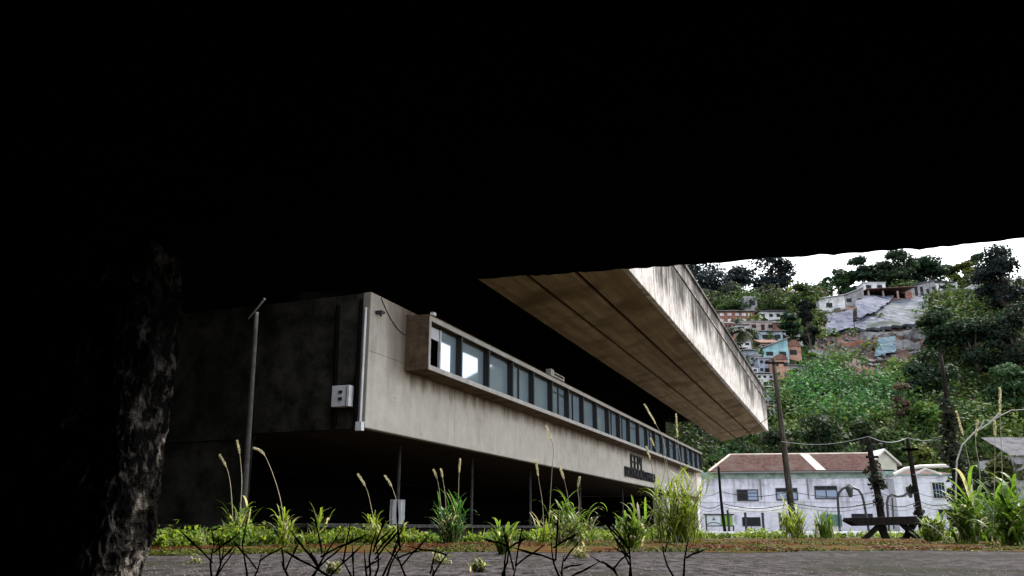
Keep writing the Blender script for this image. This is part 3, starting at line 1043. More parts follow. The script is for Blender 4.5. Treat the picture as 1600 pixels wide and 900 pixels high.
hill_tree('small rounded tree on the skyline left of the yellow-green tree', 1486, 448, 414, 44, MDG, 0.08, 264, 14)
hill_tree('low airy tree in the skyline gap left of the umbrella-shaped tree', 1328, 470, 436, 38, MDG, 0.1, 262, 12)
p = hill_pt(1160, 560)
make_palm('palm_tree', 'dark palm with drooping fronds among the favela houses', p, at(1160, 520, p.y).z - p.z, 4.2, (0.0156, 0.0234, 0.0156))
p = at(1196, 476, 258)
make_palm('palm_tree', 'pale palm in front of the dark hilltop tree', Vector((p.x, p.y, hill_z(p.x, p.y))), 7, 5.5, (0.0312, 0.0442, 0.0260))

# lattice mast
p = at(1256, 452, 262)
mt = thing('lattice_mast', 'thin steel lattice mast on the hilltop against the white sky', 'mast', (p.x, p.y, hill_z(p.x, p.y)))
hz = at(1256, 398, 262).z - hill_z(p.x, p.y)
q = MB()
for sx in (-1, 1):
    for sy in (-1, 1):
        q.tube([(sx * 1.6, sy * 1.6, -1), (sx * 0.6, sy * 0.6, hz)], 0.09, 4)
for k in range(10):
    z_a, z_b = hz * k / 10, hz * (k + 1) / 10
    ra, rb = 1.6 - 1.0 * k / 10, 1.6 - 1.0 * (k + 1) / 10
    for sy in (-1, 1):
        q.tube([(-ra, sy * ra, z_a), (rb, sy * rb, z_b)], 0.06, 4)
        q.tube([(ra, sy * ra, z_a), (-rb, sy * rb, z_b)], 0.06, 4)
q.build('tower_frame', M_post, mt)
MB().tube([(-2.0, 0, hz), (3.4, 0, hz * 1.0)], 0.12, 4).tube([(2.4, 0, hz), (3.4, 0, hz + 1.2)], 0.1, 4).build('antenna_arm', M_post, mt)

# ------------------------------------------------------------------ houses on the hill
def brickm(name, c1, c2):
    return rough_mat(name, c1, c2, 1.2, 0.9, detail=4, c3=tuple(x * 0.5 for x in c1), s3=0.4)
MH = {
    'brick': brickm('red_brick', (0.159, 0.072, 0.054), (0.242, 0.121, 0.093)),
    'white': brickm('lime_white', (0.404, 0.410, 0.416), (0.571, 0.578, 0.583)),
    'grey': brickm('grey_render', (0.169, 0.169, 0.174), (0.277, 0.277, 0.284)),
    'pink': brickm('pink_render', (0.250, 0.189, 0.171), (0.356, 0.290, 0.266)),
    'blue': brickm('blue_paint', (0.235, 0.301, 0.360), (0.360, 0.432, 0.481)),
    'turq': brickm('turquoise_paint', (0.182, 0.321, 0.358), (0.265, 0.433, 0.458)),
    'bluegrey': brickm('blue_grey_paint', (0.184, 0.220, 0.274), (0.300, 0.336, 0.385)),
    'orange': brickm('orange_render', (0.293, 0.155, 0.112), (0.375, 0.230, 0.182)),
}
MR = {
    'fibre': rough_mat('fibre_roof', (0.117, 0.117, 0.124), (0.250, 0.243, 0.243), 1.0, 0.9),
    'tile': rough_mat('tile_roof', (0.095, 0.047, 0.038), (0.178, 0.100, 0.082), 1.0, 0.9),
    'purple': rough_mat('violet_roof', (0.078, 0.076, 0.109), (0.138, 0.132, 0.174), 1.0, 0.8),
    'pale': rough_mat('pale_roof', (0.297, 0.304, 0.328), (0.421, 0.421, 0.446), 1.0, 0.8),
}
def hill_house(label, x0, x1, yt, yb, wm, rm='fibre', kind='mono', nwin=2, rows=1, depth=6.0, Yd=None, name='hillside_house', rz=0.0, winh=0.36, door=True, rise=0.9, paintwin=None):
    xc = (x0 + x1) / 2
    p = hill_pt(xc, yb)
    Y = Yd or p.y
    l, r = at(x0, yb, Y), at(x1, yb, Y)
    zb = at(xc, yb, Y).z
    zt = at(xc, yt, Y).z
    wd, h = r.x - l.x, zt - zb
    o = thing(name, label, 'house', Vector(((l.x + r.x) / 2, Y, zb)), rz)
    wl = MB()
    wl.box((-wd / 2, 0, -2.5), (wd / 2, depth, h))
    wl.build('wall', MH[wm], o)
    ov = 0.35
    rf = MB()
    if kind == 'flat':
        rf.box((-wd / 2 - 0.2, -0.2, h + 0.003), (wd / 2 + 0.2, depth + .2, h + 0.22))
    elif kind == 'mono':
        rf.add([(-wd / 2 - ov, -0.6, h + 0.05), (wd / 2 + ov, -0.6, h + 0.05), (wd / 2 + ov, depth, h + rise), (-wd / 2 - ov, depth, h + rise),
                (-wd / 2 - ov, -0.6, h + 0.17), (wd / 2 + ov, -0.6, h + 0.17), (wd / 2 + ov, depth, h + rise + .12), (-wd / 2 - ov, depth, h + rise + .12)],
               [(0, 3, 2, 1), (4, 5, 6, 7), (0, 1, 5, 4), (1, 2, 6, 5), (2, 3, 7, 6), (3, 0, 4, 7)])
    elif kind == 'side':
        rf.prism([(-wd / 2 - ov, -0.6, h + 0.05), (wd / 2 + ov, -0.6, h + rise), (wd / 2 + ov, -0.6, h + rise + 0.14), (-wd / 2 - ov, -0.6, h + 0.19)], (0, depth + 0.8, 0))
        wl2 = MB().prism([(-wd / 2, 0, h), (wd / 2, 0, h), (wd / 2, 0, h + rise - 0.05)], (0, 0.15, 0))
        wl2.build('gable_wall', MH[wm], o)
    elif kind == 'arch':
        arc = [(wd / 2 * math.cos(math.pi * k / 10), -0.2, h + rise * math.sin(math.pi * k / 10)) for k in range(11)]
        rf.prism(arc, (0, depth, 0))
    elif kind == 'gable':
        rf.prism([(-wd / 2 - ov, -0.4, h), (wd / 2 + ov, -0.4, h), (0, -0.4, h + rise)], (0, depth + 0.6, 0))
    rf.build('roof', MR[rm], o)
    for rr in range(rows):
        zc = h * (rr + 0.55) / rows
        hh = h / rows * winh * 0.5
        for k in range(nwin):
            if door and rr == 0 and k == nwin // 2 and nwin > 2:
                MB().box((-wd / 2 + wd * (k + 0.5) / nwin - 0.4, -0.05, 0.05), (-wd / 2 + wd * (k + 0.5) / nwin + 0.4, 0.02, h / rows * 0.72)).build('door', M_farpane, o)
                continue
            jx = rng.uniform(-0.15, 0.15) * wd / nwin
            xc_ = -wd / 2 + wd * (k + 0.5) / nwin + jx
            ww = min(0.75, wd / nwin * 0.27)
            MB().box((xc_ - ww, -0.06, zc - hh), (xc_ + ww, 0.02, zc + hh)).build('window', paintwin or M_farpane, o)
    return o

hill_house('long red brick row house with a line of pale openings, high in the favela', 1112, 1180, 487, 506, 'brick', 'fibre', 'mono', 6, 2, 6, winh=0.42, paintwin=MH['white'])
hill_house('small grey box house standing alone above the red brick row', 1164, 1184, 465, 484, 'grey', 'pale', 'flat', 1, 1, 5)
hill_house('long low white house with dark windows under a violet roof', 1188, 1232, 487, 500, 'white', 'purple', 'mono', 4, 1, 6, door=False)
hill_house('dusty pink house with a long ledge below the violet-roofed white house', 1160, 1212, 503, 518, 'pink', 'fibre', 'flat', 4, 1, 5)
hill_house('small terracotta house at the streaked roof edge left of the palm', 1126, 1150, 515, 532, 'brick', 'fibre', 'mono', 2, 1, 5)
hill_house('light blue two-window house below the dusty pink house', 1190, 1224, 518, 536, 'blue', 'fibre', 'mono', 2, 1, 5)
hill_house('narrow white strip house behind the palm trunk', 1140, 1174, 533, 543, 'white', 'fibre', 'flat', 3, 1, 4, door=False)
hill_house('low house with a red tiled roof between light blue and turquoise houses', 1190, 1218, 537, 546, 'pink', 'tile', 'mono', 2, 1, 4, rise=1.6)
hill_house('turquoise house with a roof slanting up to the right', 1193, 1233, 545, 562, 'turq', 'fibre', 'side', 2, 1, 5, rise=2.2)
hill_house('orange plastered house with an arched top beside the turquoise house', 1233, 1253, 541, 562, 'orange', 'tile', 'arch', 1, 1, 5, rise=1.3)
hill_house('blue-grey tall house with small windows under the turquoise house', 1186, 1212, 560, 584, 'bluegrey', 'fibre', 'flat', 3, 2, 5)
hill_house('bare brick house with an arched top beneath the turquoise house', 1210, 1234, 562, 594, 'orange', 'tile', 'arch', 2, 2, 5, rise=1.0)
hill_house('pale house with many openings at the foot of the favela', 1184, 1210, 584, 604, 'white', 'fibre', 'mono', 3, 2, 5)
hill_house('long low white shed on the slope right of the bare brick house', 1234, 1266, 572, 585, 'white', 'fibre', 'mono', 1, 1, 4, door=False)
hill_house('small shadowed grey house left below the turquoise house', 1163, 1186, 548, 568, 'bluegrey', 'fibre', 'mono', 2, 1, 4)
hill_house('small lilac-white house beside the roof edge low in the favela', 1168, 1186, 574, 594, 'white', 'purple', 'flat', 2, 2, 4)
hill_house('tiny white house half hidden in trees right of the light blue house', 1228, 1250, 518, 526, 'white', 'pale', 'mono', 2, 1, 4, door=False)
hill_house('lowest grey house where the favela meets the roof edge', 1188, 1206, 606, 624, 'grey', 'fibre', 'mono', 2, 1, 4)
hill_house('brown house squeezed at the streaked roof edge below the terracotta house', 1146, 1166, 545, 560, 'pink', 'tile', 'mono', 2, 1, 4)
hill_house('narrow two-storey grey house right against the roof edge below the white strip house', 1172, 1190, 556, 576, 'grey', 'fibre', 'flat', 2, 2, 4)
hill_house('small pale blue house squeezed between the turquoise and orange houses', 1216, 1232, 576, 592, 'blue', 'pale', 'flat', 2, 1, 4)
hill_house('low brick shack between the dusty pink house and the dark bushy tree', 1212, 1232, 505, 515, 'brick', 'pale', 'mono', 2, 1, 4)
hill_house('white shack with one window under the red brick row', 1150, 1172, 508, 518, 'white', 'fibre', 'mono', 1, 1, 4)
hill_house('dark grey house in the gap below the palm', 1150, 1176, 556, 566, 'bluegrey', 'fibre', 'mono', 3, 1, 4, door=False)
hill_house('weathered pink house at the lower right of the favela', 1210, 1230, 596, 612, 'pink', 'tile', 'mono', 2, 1, 4)
hill_house('whitewashed hut on the slope left of the rubble gully', 1252, 1276, 532, 542, 'white', 'fibre', 'mono', 2, 1, 4, door=False)
hill_house('grey two-storey house low by the roof edge with a row of square windows', 1194, 1216, 614, 634, 'bluegrey', 'fibre', 'flat', 3, 2, 4)
hill_house('white house with a tiled roof lowest of all beside the thick grey pole', 1196, 1212, 636, 652, 'white', 'tile', 'mono', 2, 1, 4)
hill_house('brick house with a pale flat roof just under the long red brick row', 1122, 1146, 505, 516, 'brick', 'pale', 'flat', 3, 1, 4, door=False)
# along the ridge
hill_house('big blank white house with a streaked wall at the left end of the ridge row', 1281, 1322, 468, 488, 'white', 'pale', 'side', 1, 1, 6, rise=1.2, door=False)
hill_house('long pale fibre-roofed shed joining the white house to the small white hut', 1322, 1352, 462, 478, 'grey', 'pale', 'side', 2, 1, 6, rise=2.4)
hill_house('small white hut with two black square windows on the ridge', 1351, 1385, 442, 458, 'white', 'pale', 'flat', 2, 1, 5, Yd=238, winh=0.5)
hill_house('open dark shed with thin posts right of the brick house on the ridge', 1430, 1464, 446, 466, 'grey', 'purple', 'side', 4, 1, 5, rise=1.6, winh=0.7)
hill_house('low house under a dark violet roof on the ridge', 1464, 1498, 442, 456, 'white', 'purple', 'mono', 2, 1, 5, rise=1.6, Yd=246)
hill_house('little white hut with a rounded roof at the right of the ridge row', 1518, 1546, 447, 458, 'white', 'pale', 'arch', 1, 1, 4, rise=0.9, Yd=244)
# open brick house
def brick_house():
    Y = min(hill_pt(1392, 480).y, 234)
    l, r = at(1356, 478, Y), at(1432, 470, Y)
    zb, zt = at(1392, 480, Y).z, at(1392, 454, Y).z
    wd, h = r.x - l.x, zt - zb
    o = thing('brick_house', 'unfinished red brick house with a dark open upper storey on the ridge', 'house', (l.x + wd / 2, Y, zb), R(6))
    MB().box((-wd / 2, 0, -3), (wd / 2, 6, h * 0.56)).build('brick_wall', MH['brick'], o)
    MB().box((-wd / 2 + 0.2, 2.2, h * 0.56), (wd / 2 - 0.2, 6, h)).build('inner_wall', M_dark, o)
    for k in range(4):
        xx = -wd / 2 + 0.2 + (wd - 0.8) * k / 3
        MB().box((xx, 0.1, h * 0.56), (xx + 0.4, 0.5, h)).build('pillar', MH['pink'], o)
    MB().box((wd / 2 - 2.4, 0.12, h * 0.56), (wd / 2 - 0.62, 0.4, h - 0.1)).build('infill_wall', MH['brick'], o)
    MB().prism([(-wd / 2 - .4, -0.8, h), (wd / 2 + .4, -0.8, h + 1.1), (wd / 2 + .4, -0.8, h + 1.25), (-wd / 2 - .4, -0.8, h + .15)], (0, 7.5, 0)).build('roof', MR['tile'], o)
brick_house()

# landslide slope: bare earth, sprayed concrete, tarpaulins, broken walls
def drape(name, poly, m, lift, label=None, cat=None, n=26, rough=0.5, kind=None, thick=0.12):
    """a sheet lying on the hillside, outline given in the picture, standing on the real slope"""
    x0, x1 = min(p[0] for p in poly), max(p[0] for p in poly)
    y0, y1 = min(p[1] for p in poly), max(p[1] for p in poly)
    q = MB()
    idx = {}
    for j in range(n + 1):
        for i in range(n + 1):
            x, y = x0 + (x1 - x0) * i / n, y0 + (y1 - y0) * j / n
            p = hill_pt(x, y)
            nz = noise.noise(p * 0.35) * rough + noise.noise(p * 1.1) * rough * 0.4
            idx[i, j] = len(q.v)
            q.v.append((p.x, p.y - lift * 0.4, p.z + lift + nz))
    for j in range(n):
        for i in range(n):
            x, y = x0 + (x1 - x0) * (i + .5) / n, y0 + (y1 - y0) * (j + .5) / n
            if in_poly(x, y, poly):
                q.f.append((idx[i, j], idx[i, j + 1], idx[i + 1, j + 1], idx[i + 1, j]))
    o = q.build(name, m)
    sd = o.modifiers.new('thickness', 'SOLIDIFY')
    sd.thickness = thick
    sd.offset = -1
    if label:
        tag(o, label, cat)
    if kind:
        struct(o, kind)
    return o
M_spray = rough_mat('sprayed_concrete', (0.030, 0.035, 0.045), (0.125, 0.137, 0.165), 0.55, 0.95, bump=0.6, bscale=1.5, c3=(0.035, 0.045, 0.035), s3=0.25)
M_tarp = rough_mat('blue_tarp', (0.045, 0.052, 0.078), (0.115, 0.122, 0.155), 0.5, 0.95)
drape('bare_earth', SLIDE, M_earth, 0.35, kind='structure', rough=0.9)
drape('sprayed_slope', [(1350, 480), (1448, 470), (1450, 514), (1345, 526), (1335, 520)], M_spray, 1.5, 'grey mottled sprayed concrete slope below the brick house', 'retaining slope', rough=0.35, thick=0.7)
drape('tarpaulin', [(1292, 500), (1332, 494), (1334, 522), (1290, 530)], M_tarp, 1.3, 'pale blue-grey plastic sheet on the slope left of the red gully', 'tarpaulin')
drape('tarpaulin', [(1336, 486), (1362, 472), (1398, 478), (1372, 500), (1340, 515)], M_tarp, 2.3, 'bluish plastic sheet spread right under the brick house', 'tarpaulin')
drape('tarpaulin', [(1372, 540), (1398, 534), (1400, 560), (1366, 566)], rough_mat('teal_tarp', (0.04, 0.07, 0.09), (0.08, 0.12, 0.15), 0.6, 0.95), 1.2, 'small dark teal sheet below the grey concrete slope', 'tarpaulin')
def ruin(label, x0, x1, yt, yb, wm, name='broken_wall'):
    Y = hill_pt((x0 + x1) / 2, yb).y
    l, r, zt = at(x0, yb, Y), at(x1, yb, Y), at(x0, yt, Y).z
    o = thing(name, label, 'wall', ((l.x + r.x) / 2, Y, l.z), rng.uniform(-.1, .1))
    wd = r.x - l.x
    h = zt - l.z
    pr = [(-wd / 2, 0, -1.5)] + [(wd / 2, 0, -1.5)]
    k = 7
    for i in range(k + 1):
        pr.append((wd / 2 - wd * i / k, 0, h * rng.uniform(0.6, 1.05)))
    MB().prism(pr, (0, 0.35, 0)).build('masonry', MH[wm], o)
    return o
ruin('dark broken retaining wall under the grey concrete slope', 1346, 1446, 516, 528, 'grey')
ruin('red brick stump at the bottom of the gully', 1350, 1366, 572, 588, 'orange')
ruin('grey rubble wall at the left foot of the gully', 1264, 1300, 544, 558, 'grey')
ruin('brick rubble wall in the gully between the sheets', 1316, 1350, 530, 548, 'brick')
ruin('pale rubble wall low in the gully left of the red stump', 1322, 1346, 560, 580, 'pink')
ruin('mossy grey wall piece under the right end of the concrete slope', 1400, 1440, 530, 552, 'grey')
rr = MB()
for k in range(420):
    x, y = rng.uniform(1266, 1440), rng.uniform(488, 590)
    if not in_poly(x, y, SLIDE):
        continue
    p = hill_pt(x, y)
    s_ = rng.uniform(0.2, 0.75)
    Mx = Matrix.Translation(p + Vector((0, 0, 0.5))) @ Matrix.Rotation(rng.random() * 3, 4, 'Z') @ Matrix.Rotation(rng.random(), 4, 'X')
    rr.box((-s_, -s_ * .6, -s_ * .5), (s_, s_ * .7, s_ * .5), Mx)
o = rr.build('rubble', rough_mat('rubble_stone', (0.03, 0.028, 0.028), (0.17, 0.165, 0.17), 0.6, 0.95))
tag(o, 'loose rubble strewn down the gully', 'rubble')
struct(o, 'stuff')

# ------------------------------------------------------------------ white house with the red roof
M_wh = facade_mat('weathered_white', (0.40, 0.40, 0.45), (0.60, 0.605, 0.675), (0.14, 0.135, 0.15), 0.75, 6.5, 0.0, 1.6, pos=(0.50, 0.80))
M_wh2 = facade_mat('annex_white', (0.46, 0.47, 0.51), (0.60, 0.61, 0.66), (0.15, 0.145, 0.155), 0.6, 6.5, 0.0, 1.1, pos=(0.55, 0.9))
M_redroof = rough_mat('red_tiles', (0.040, 0.020, 0.018), (0.105, 0.060, 0.052), 2.2, 0.95, detail=8, c3=(0.085, 0.062, 0.055), s3=0.5)
M_green = rough_mat('mossy_band', (0.09, 0.16, 0.13), (0.30, 0.36, 0.33), 1.1, 0.9)
def white_house():
    Y0 = 93.0
    pl, pr = at(1040, 740, 94.2), at(1396, 735, 91.5)
    dv = (pr - pl)
    ang = math.atan2(dv.y, dv.x)
    wd = math.hypot(dv.x, dv.y)
    o = thing('white_house', 'long two-storey weathered white house under a dull red tiled roof', 'house', (pl.x, pl.y, 0), ang)
    H = at(1250, 737, Y0).z
    dp = 8.0
    MB().box((0, 0, -0.1), (wd, dp, H - 0.75)).build('wall', M_wh, o)
    MB().box((-0.02, -0.03, H - 0.75), (wd + 0.02, dp, H - 0.05)).build('eaves_band', M_green, o)
    MB().box((0, -0.05, H * 0.49), (wd, -0.002, H * 0.49 + 0.1)).build('storey_ledge', M_wh, o)
    hr = at(1250, 711, Y0 + 4).z
    e = 0.5
    # left hip at px 1140 (ridge) / 1105 (eave)
    def loc(px, py, Yw):
        p = at(px, py, Yw) - Vector((pl.x, pl.y, 0))
        c, s = math.cos(-ang), math.sin(-ang)
        return Vector((c * p.x - s * p.y, s * p.x + c * p.y, p.z))
    xl, xr = loc(1107, 738, 93.5).x, wd - 1.2
    xh = loc(1141, 712, 97).x
    rv = [(xl, -e, H), (xr, -e, H), (xr, dp + e, H), (xl, dp + e, H), (xh, dp / 2, hr), (xr, dp / 2, hr)]
    rb = MB().add(rv, [(0, 1, 5, 4), (3, 4, 5, 2), (0, 4, 3), (1, 2, 5), (0, 3, 2, 1)])
    ro = rb.build('roof', M_redroof, o)
    # tile courses and ridge
    tl = MB()
    nrib = 150
    for k in range(nrib):
        xx = xl + (xr - xl) * (k + 0.5) / nrib
        f0 = 0.0
        top = 1.0 if xx > xh else (xx - xl) / (xh - xl)
        tl.tube([(xx, -e, H + 0.02), (xx, -e + (dp / 2 + e) * top, H + (hr - H) * top + 0.02)], 0.06, 5)
    tl.build('tile_ribs', M_redroof, ro)
    MB().tube([(xh, dp / 2, hr + .05), (xr, dp / 2, hr + .05)], 0.12, 6).tube([(xl, -e, H + .05), (xh, dp / 2, hr + .05)], 0.13, 6).build('ridge_tiles', rough_mat('pale_ridge', (0.3, 0.24, 0.2), (0.45, 0.38, 0.33), 1, 0.9), ro)
    q0 = loc(1246, 712, 97).x
    sl_ = (hr - H) / (dp / 2 + e)
    MB().add([(q0 + .75, -e - .03, H + .1), (q0 + 1.75, -e - .03, H + .1), (q0 + 1.1, dp / 2 - .1, hr + .08), (q0 + 0.1, dp / 2 - .1, hr + .08)], [(0, 1, 2, 3)]).build('roof_patch', mat('pale_sheet', (0.27, 0.24, 0.23), 0.8), ro)
    MB().box((xl - .1, -e - 0.1, H - 0.16), (xr, -e, H - 0.02)).build('gutter', M_post, o)
    def win(x0, x1, y0, y1, kind):
        a, c = loc(x0, y1, Y0), loc(x1, y0, Y0)
        if kind == 'dark':
            MB().box((a.x, -0.05, a.z), (c.x, 0.02, c.z)).build('opening', M_farpane, o)
            return
        f = MB()
        f.box((a.x - .1, -0.10, c.z), (c.x + .1, 0.02, c.z + 0.1)).box((a.x - .1, -0.14, a.z - 0.12), (c.x + .1, 0.02, a.z))
        f.box((a.x - .1, -0.1, a.z), (a.x, 0.02, c.z)).box((c.x, -0.1, a.z), (c.x + .1, 0.02, c.z))
        xm = (a.x + c.x) / 2
        f.box((xm - 0.05, -0.09, a.z), (xm + 0.05, 0.02, c.z))
        zm = a.z + (c.z - a.z) * 0.72
        f.box((a.x, -0.085, zm - 0.04), (xm - .05, 0.02, zm + 0.04)).box((xm + .05, -0.085, zm - 0.04), (c.x, 0.02, zm + 0.04))
        wo = f.build('window', M_frame, o)
        MB().box((a.x, -0.04, a.z), (xm - .05, 0.01, zm - .04)).build('pane', M_farpane if kind == 'half' else M_bluepane, wo)
        MB().box((xm + .05, -0.04, a.z), (c.x, 0.01, zm - .04)).build('pane', M_bluepane, wo)
        MB().box((a.x, -0.04, zm + .04), (xm - .05, 0.01, c.z)).build('pane', M_farpane, wo)
        MB().box((xm + .05, -0.04, zm + .04), (c.x, 0.01, c.z)).build('pane', M_bluepane if kind == 'half' else M_farpane, wo)
    win(1154, 1183, 766, 781, 'half')
    win(1214, 1243, 764, 780, 'blue')
    win(1273, 1303, 761, 778, 'blue')
    win(1161, 1188, 808, 822, 'dark')
    win(1218, 1246, 807, 822, 'dark')
    win(1328, 1358, 803, 820, 'dark')
    a = loc(1281, 822, Y0)
    c = loc(1311, 804, Y0)
    MB().box((a.x, -0.06, a.z), (c.x, 0.02, c.z)).build('garage_shutter', mat('green_shutter', (0.06, 0.13, 0.13), 0.6), o)
    for xx in (1190, 1262):
        a = loc(xx, 780, Y0)
        MB().tube([(a.x, -0.09, 3.4), (a.x, -0.09, H - 0.8)], 0.07, 6).build('downpipe', M_post, o)
white_house()
def annex():
    Y0 = 90.0
    pl, pr = at(1396, 745, Y0), at(1496, 742, Y0)
    H = at(1440, 743, Y0).z
    wd = pr.x - pl.x
    o = thing('white_annex', 'cleaner white two-storey annex with a curved pale parapet beside the red-roofed house', 'house', (pl.x, Y0, 0))
    MB().box((0.01, 0, -0.1), (wd, 7, H)).build('wall', M_wh2, o)
    k = wd / 100.0
    def lx(x):
        return (x - 1396) * k
    def lz(y):
        return at(1440, y, Y0).z
    MB().box((-0.05, -0.1, H), (wd + .05, 7, H + 0.16)).build('cornice', M_green, o)
    r = MB()
    r.add([(lx(1405), 0, H + .16), (wd, 0, H + .16), (wd, 7, lz(728)), (lx(1440), 7, lz(728))], [(0, 1, 2, 3)])
    r.build('roof', M_redroof, o)
    r2 = MB()
    r2.tube([(lx(1396), -0.1, lz(742)), (lx(1415), -0.05, lz(733)), (lx(1440), 0, lz(729)), (lx(1470), 0, lz(728)), (lx(1492), 0, lz(728))], 0.20, 6)
    r2.tube([(lx(1430), -0.1, lz(741)), (lx(1446), -0.1, lz(733)), (lx(1458), -0.1, lz(737)), (lx(1470), -0.1, lz(742))], 0.15, 6)
    r2.build('parapet_ridge', M_trim, o)
    def w(x0, x1, y0, y1, bars):
        f = MB().box((lx(x0) - .1, -0.1, lz(y1) - .1), (lx(x1) + .1, 0.02, lz(y0) + .1)).build('window', M_trim, o)
        MB().box((lx(x0), -0.13, lz(y1)), (lx(x1), -0.102, lz(y0))).build('pane', M_farpane, f)
        if bars:
            g = MB()
            for i in range(1, 4):
                xx = lx(x0) + (lx(x1) - lx(x0)) * i / 4
                g.box((xx - .03, -0.16, lz(y1)), (xx + .03, -0.132, lz(y0)))
            zz = (lz(y0) + lz(y1)) / 2
            g.box((lx(x0), -0.19, zz - .03), (lx(x1), -0.162, zz + .03))
            g.build('bars', M_bluepane, f)
    w(1454, 1472, 754, 778, True)
    w(1412, 1419, 761, 767, False)
    w(1458, 1480, 796, 804, False)
annex()
def gable():
    Y0 = 96
    pl, pr = at(1366, 735, Y0), at(1402, 735, Y0)
    zt, zm = at(1384, 706, Y0).z, at(1384, 724, Y0).z
    wd = pr.x - pl.x
    o = thing('gabled_house', 'small cream gable end peeping over the roofs by the dark pole', 'house', (pl.x, Y0, 0))
    MB().prism([(0, 0, 0), (wd, 0, 0), (wd, 0, zm), (wd / 2, 0, zt), (0, 0, zm)], (0, 8, 0)).build('wall', rough_mat('cream_render', (0.36, 0.36, 0.28), (0.5, 0.5, 0.42), 1, 0.9), o)
    MB().prism([(-.4, -.4, zm - .3), (wd / 2, -.4, zt + .1), (wd + .4, -.4, zm - .3), (wd + .4, -.4, zm - .05), (wd / 2, -.4, zt + .35), (-.4, -.4, zm - .05)], (0, 8.6, 0)).build('roof', M_trim, o)
    MB().box((wd * .15, -0.08, zm - 1.2), (wd * .85, -0.01, zm - 0.7)).build('vent', M_farpane, o)
gable()
def shed():
    Y0 = 78
    pl, pr = at(1580, 715, Y0), at(1660, 715, Y0)
    zt, zm = at(1590, 683, Y0 + 4).z, at(1590, 712, Y0).z
    wd = pr.x - pl.x
    o = thing('corrugated_shed', 'grey corrugated shed roof among bushes at the right edge', 'shed', (pl.x, Y0, 0))
    MB().box((0.3, 0.4, 0), (wd - .3, 6, zm - 0.05)).build('wall', MH['grey'], o)
    q = MB()
    for k in range(34):
        x0_ = wd * k / 34
        q.add([(x0_, 0, zm + .06 * (k % 2)), (x0_ + wd / 34, 0, zm + .06 * ((k + 1) % 2)), (x0_ + wd / 34, 4.5, zt + .06 * ((k + 1) % 2)), (x0_, 4.5, zt + .06 * (k % 2))], [(0, 1, 2, 3)])
    q.build('roof', rough_mat('shed_roof', (0.05, 0.05, 0.055), (0.12, 0.12, 0.125), 1.2, 0.95), o)
shed()

# ------------------------------------------------------------------ street furniture
def wood_pole(label, pb_, pt_, Y, r0, r1, m, bend=0.0, arm=None, vines=0):
    o, a, c = leaning_pole('utility_pole', label, pb_, pt_, Y, r0, r1, m, 'utility pole', bend=bend, group='leaning utility poles')
    if arm:
        t = c - a
        f = MB()
        for (fr, wl_) in arm:
            p = t * fr
            f.box((p.x - wl_, p.y - 0.12, p.z - 0.06), (p.x + wl_, p.y - 0.03 - r1, p.z + 0.06))
        f.build('crossarm', M_darkwood, o)
    if vines:
        cs, rs = [], []
        for k in range(vines):
            f = rng.random() ** 1.3 * 0.75
            p = (c - a) * f
            cs.append((p.x + rng.normal() * r0 * 0.6, p.y + rng.normal() * r0, p.z))
            rs.append((r0 * 1.25, r0 * 1.25, r0 * 2.0))
        v, cc = cloud_arrays(cs, rs, 40, 0.12, [(0.022, 0.026, 0.018)] * len(cs))
        quads_obj('creeper', v, cc, M_leaf, o)
    return o
wood_pole('thin dark pole standing in front of the green and white notice board', (1133, 828), (1123, 729), 45, 0.085, 0.06, M_darkwood, -0.05)
wood_pole('thick weathered grey pole leaning left across the red roof', (1241, 826), (1208, 560), 42, 0.18, 0.10, M_wood, 0.0, [(0.97, 0.5)])
wood_pole('dark knotty pole with a forked top at the right end of the red roof', (1380, 826), (1356, 685), 40, 0.19, 0.12, M_darkwood, 0.03, [(0.96, 0.45), (0.8, 0.3)], vines=9)
wood_pole('slim black pole in front of the white annex', (1441, 826), (1417, 680), 42, 0.17, 0.09, M_darkwood, 0.0, [(0.85, 0.4)], vines=3)
wood_pole('tall vine-wrapped pole right of the white annex', (1503, 826), (1470, 555), 38, 0.25, 0.07, M_darkwood, 0.05, None, vines=60)

# forked pale tip of the knotty pole and bare pale branches
pk = at(1354, 680, 39.5)
def bare_branch(label, pts, Y, r0, m, name='bare_branch'):
    ps = [at(x, y, Y) for x, y in pts]
    o = thing(name, label, 'branch', ps[0])
    MB().tube([p - ps[0] for p in ps], [r0 * (1 - 0.7 * i / (len(ps) - 1)) for i in range(len(ps))], 7).build('stem', m, o)
    return o, ps
M_palebark = rough_mat('pale_bark', (0.28, 0.26, 0.24), (0.42, 0.4, 0.38), 4, 0.8)
bb, ps = bare_branch('pale dead branch bending to the right above the tall grass at the right edge', [(1499, 840), (1493, 770), (1495, 720), (1503, 696), (1520, 678), (1545, 662), (1560, 651), (1580, 641), (1600, 640), (1640, 645)], 20, 0.022, M_palebark)
MB().tube([ps[5] - ps[0], at(1562, 645, 20) - ps[0], at(1564, 610, 20) - ps[0]], [0.02, 0.018, 0.012], 5).tube([ps[4] - ps[0], at(1532, 668, 20) - ps[0], at(1538, 655, 20) - ps[0]], [0.02, 0.016, 0.01], 5).build('side_twig', M_palebark, bb)

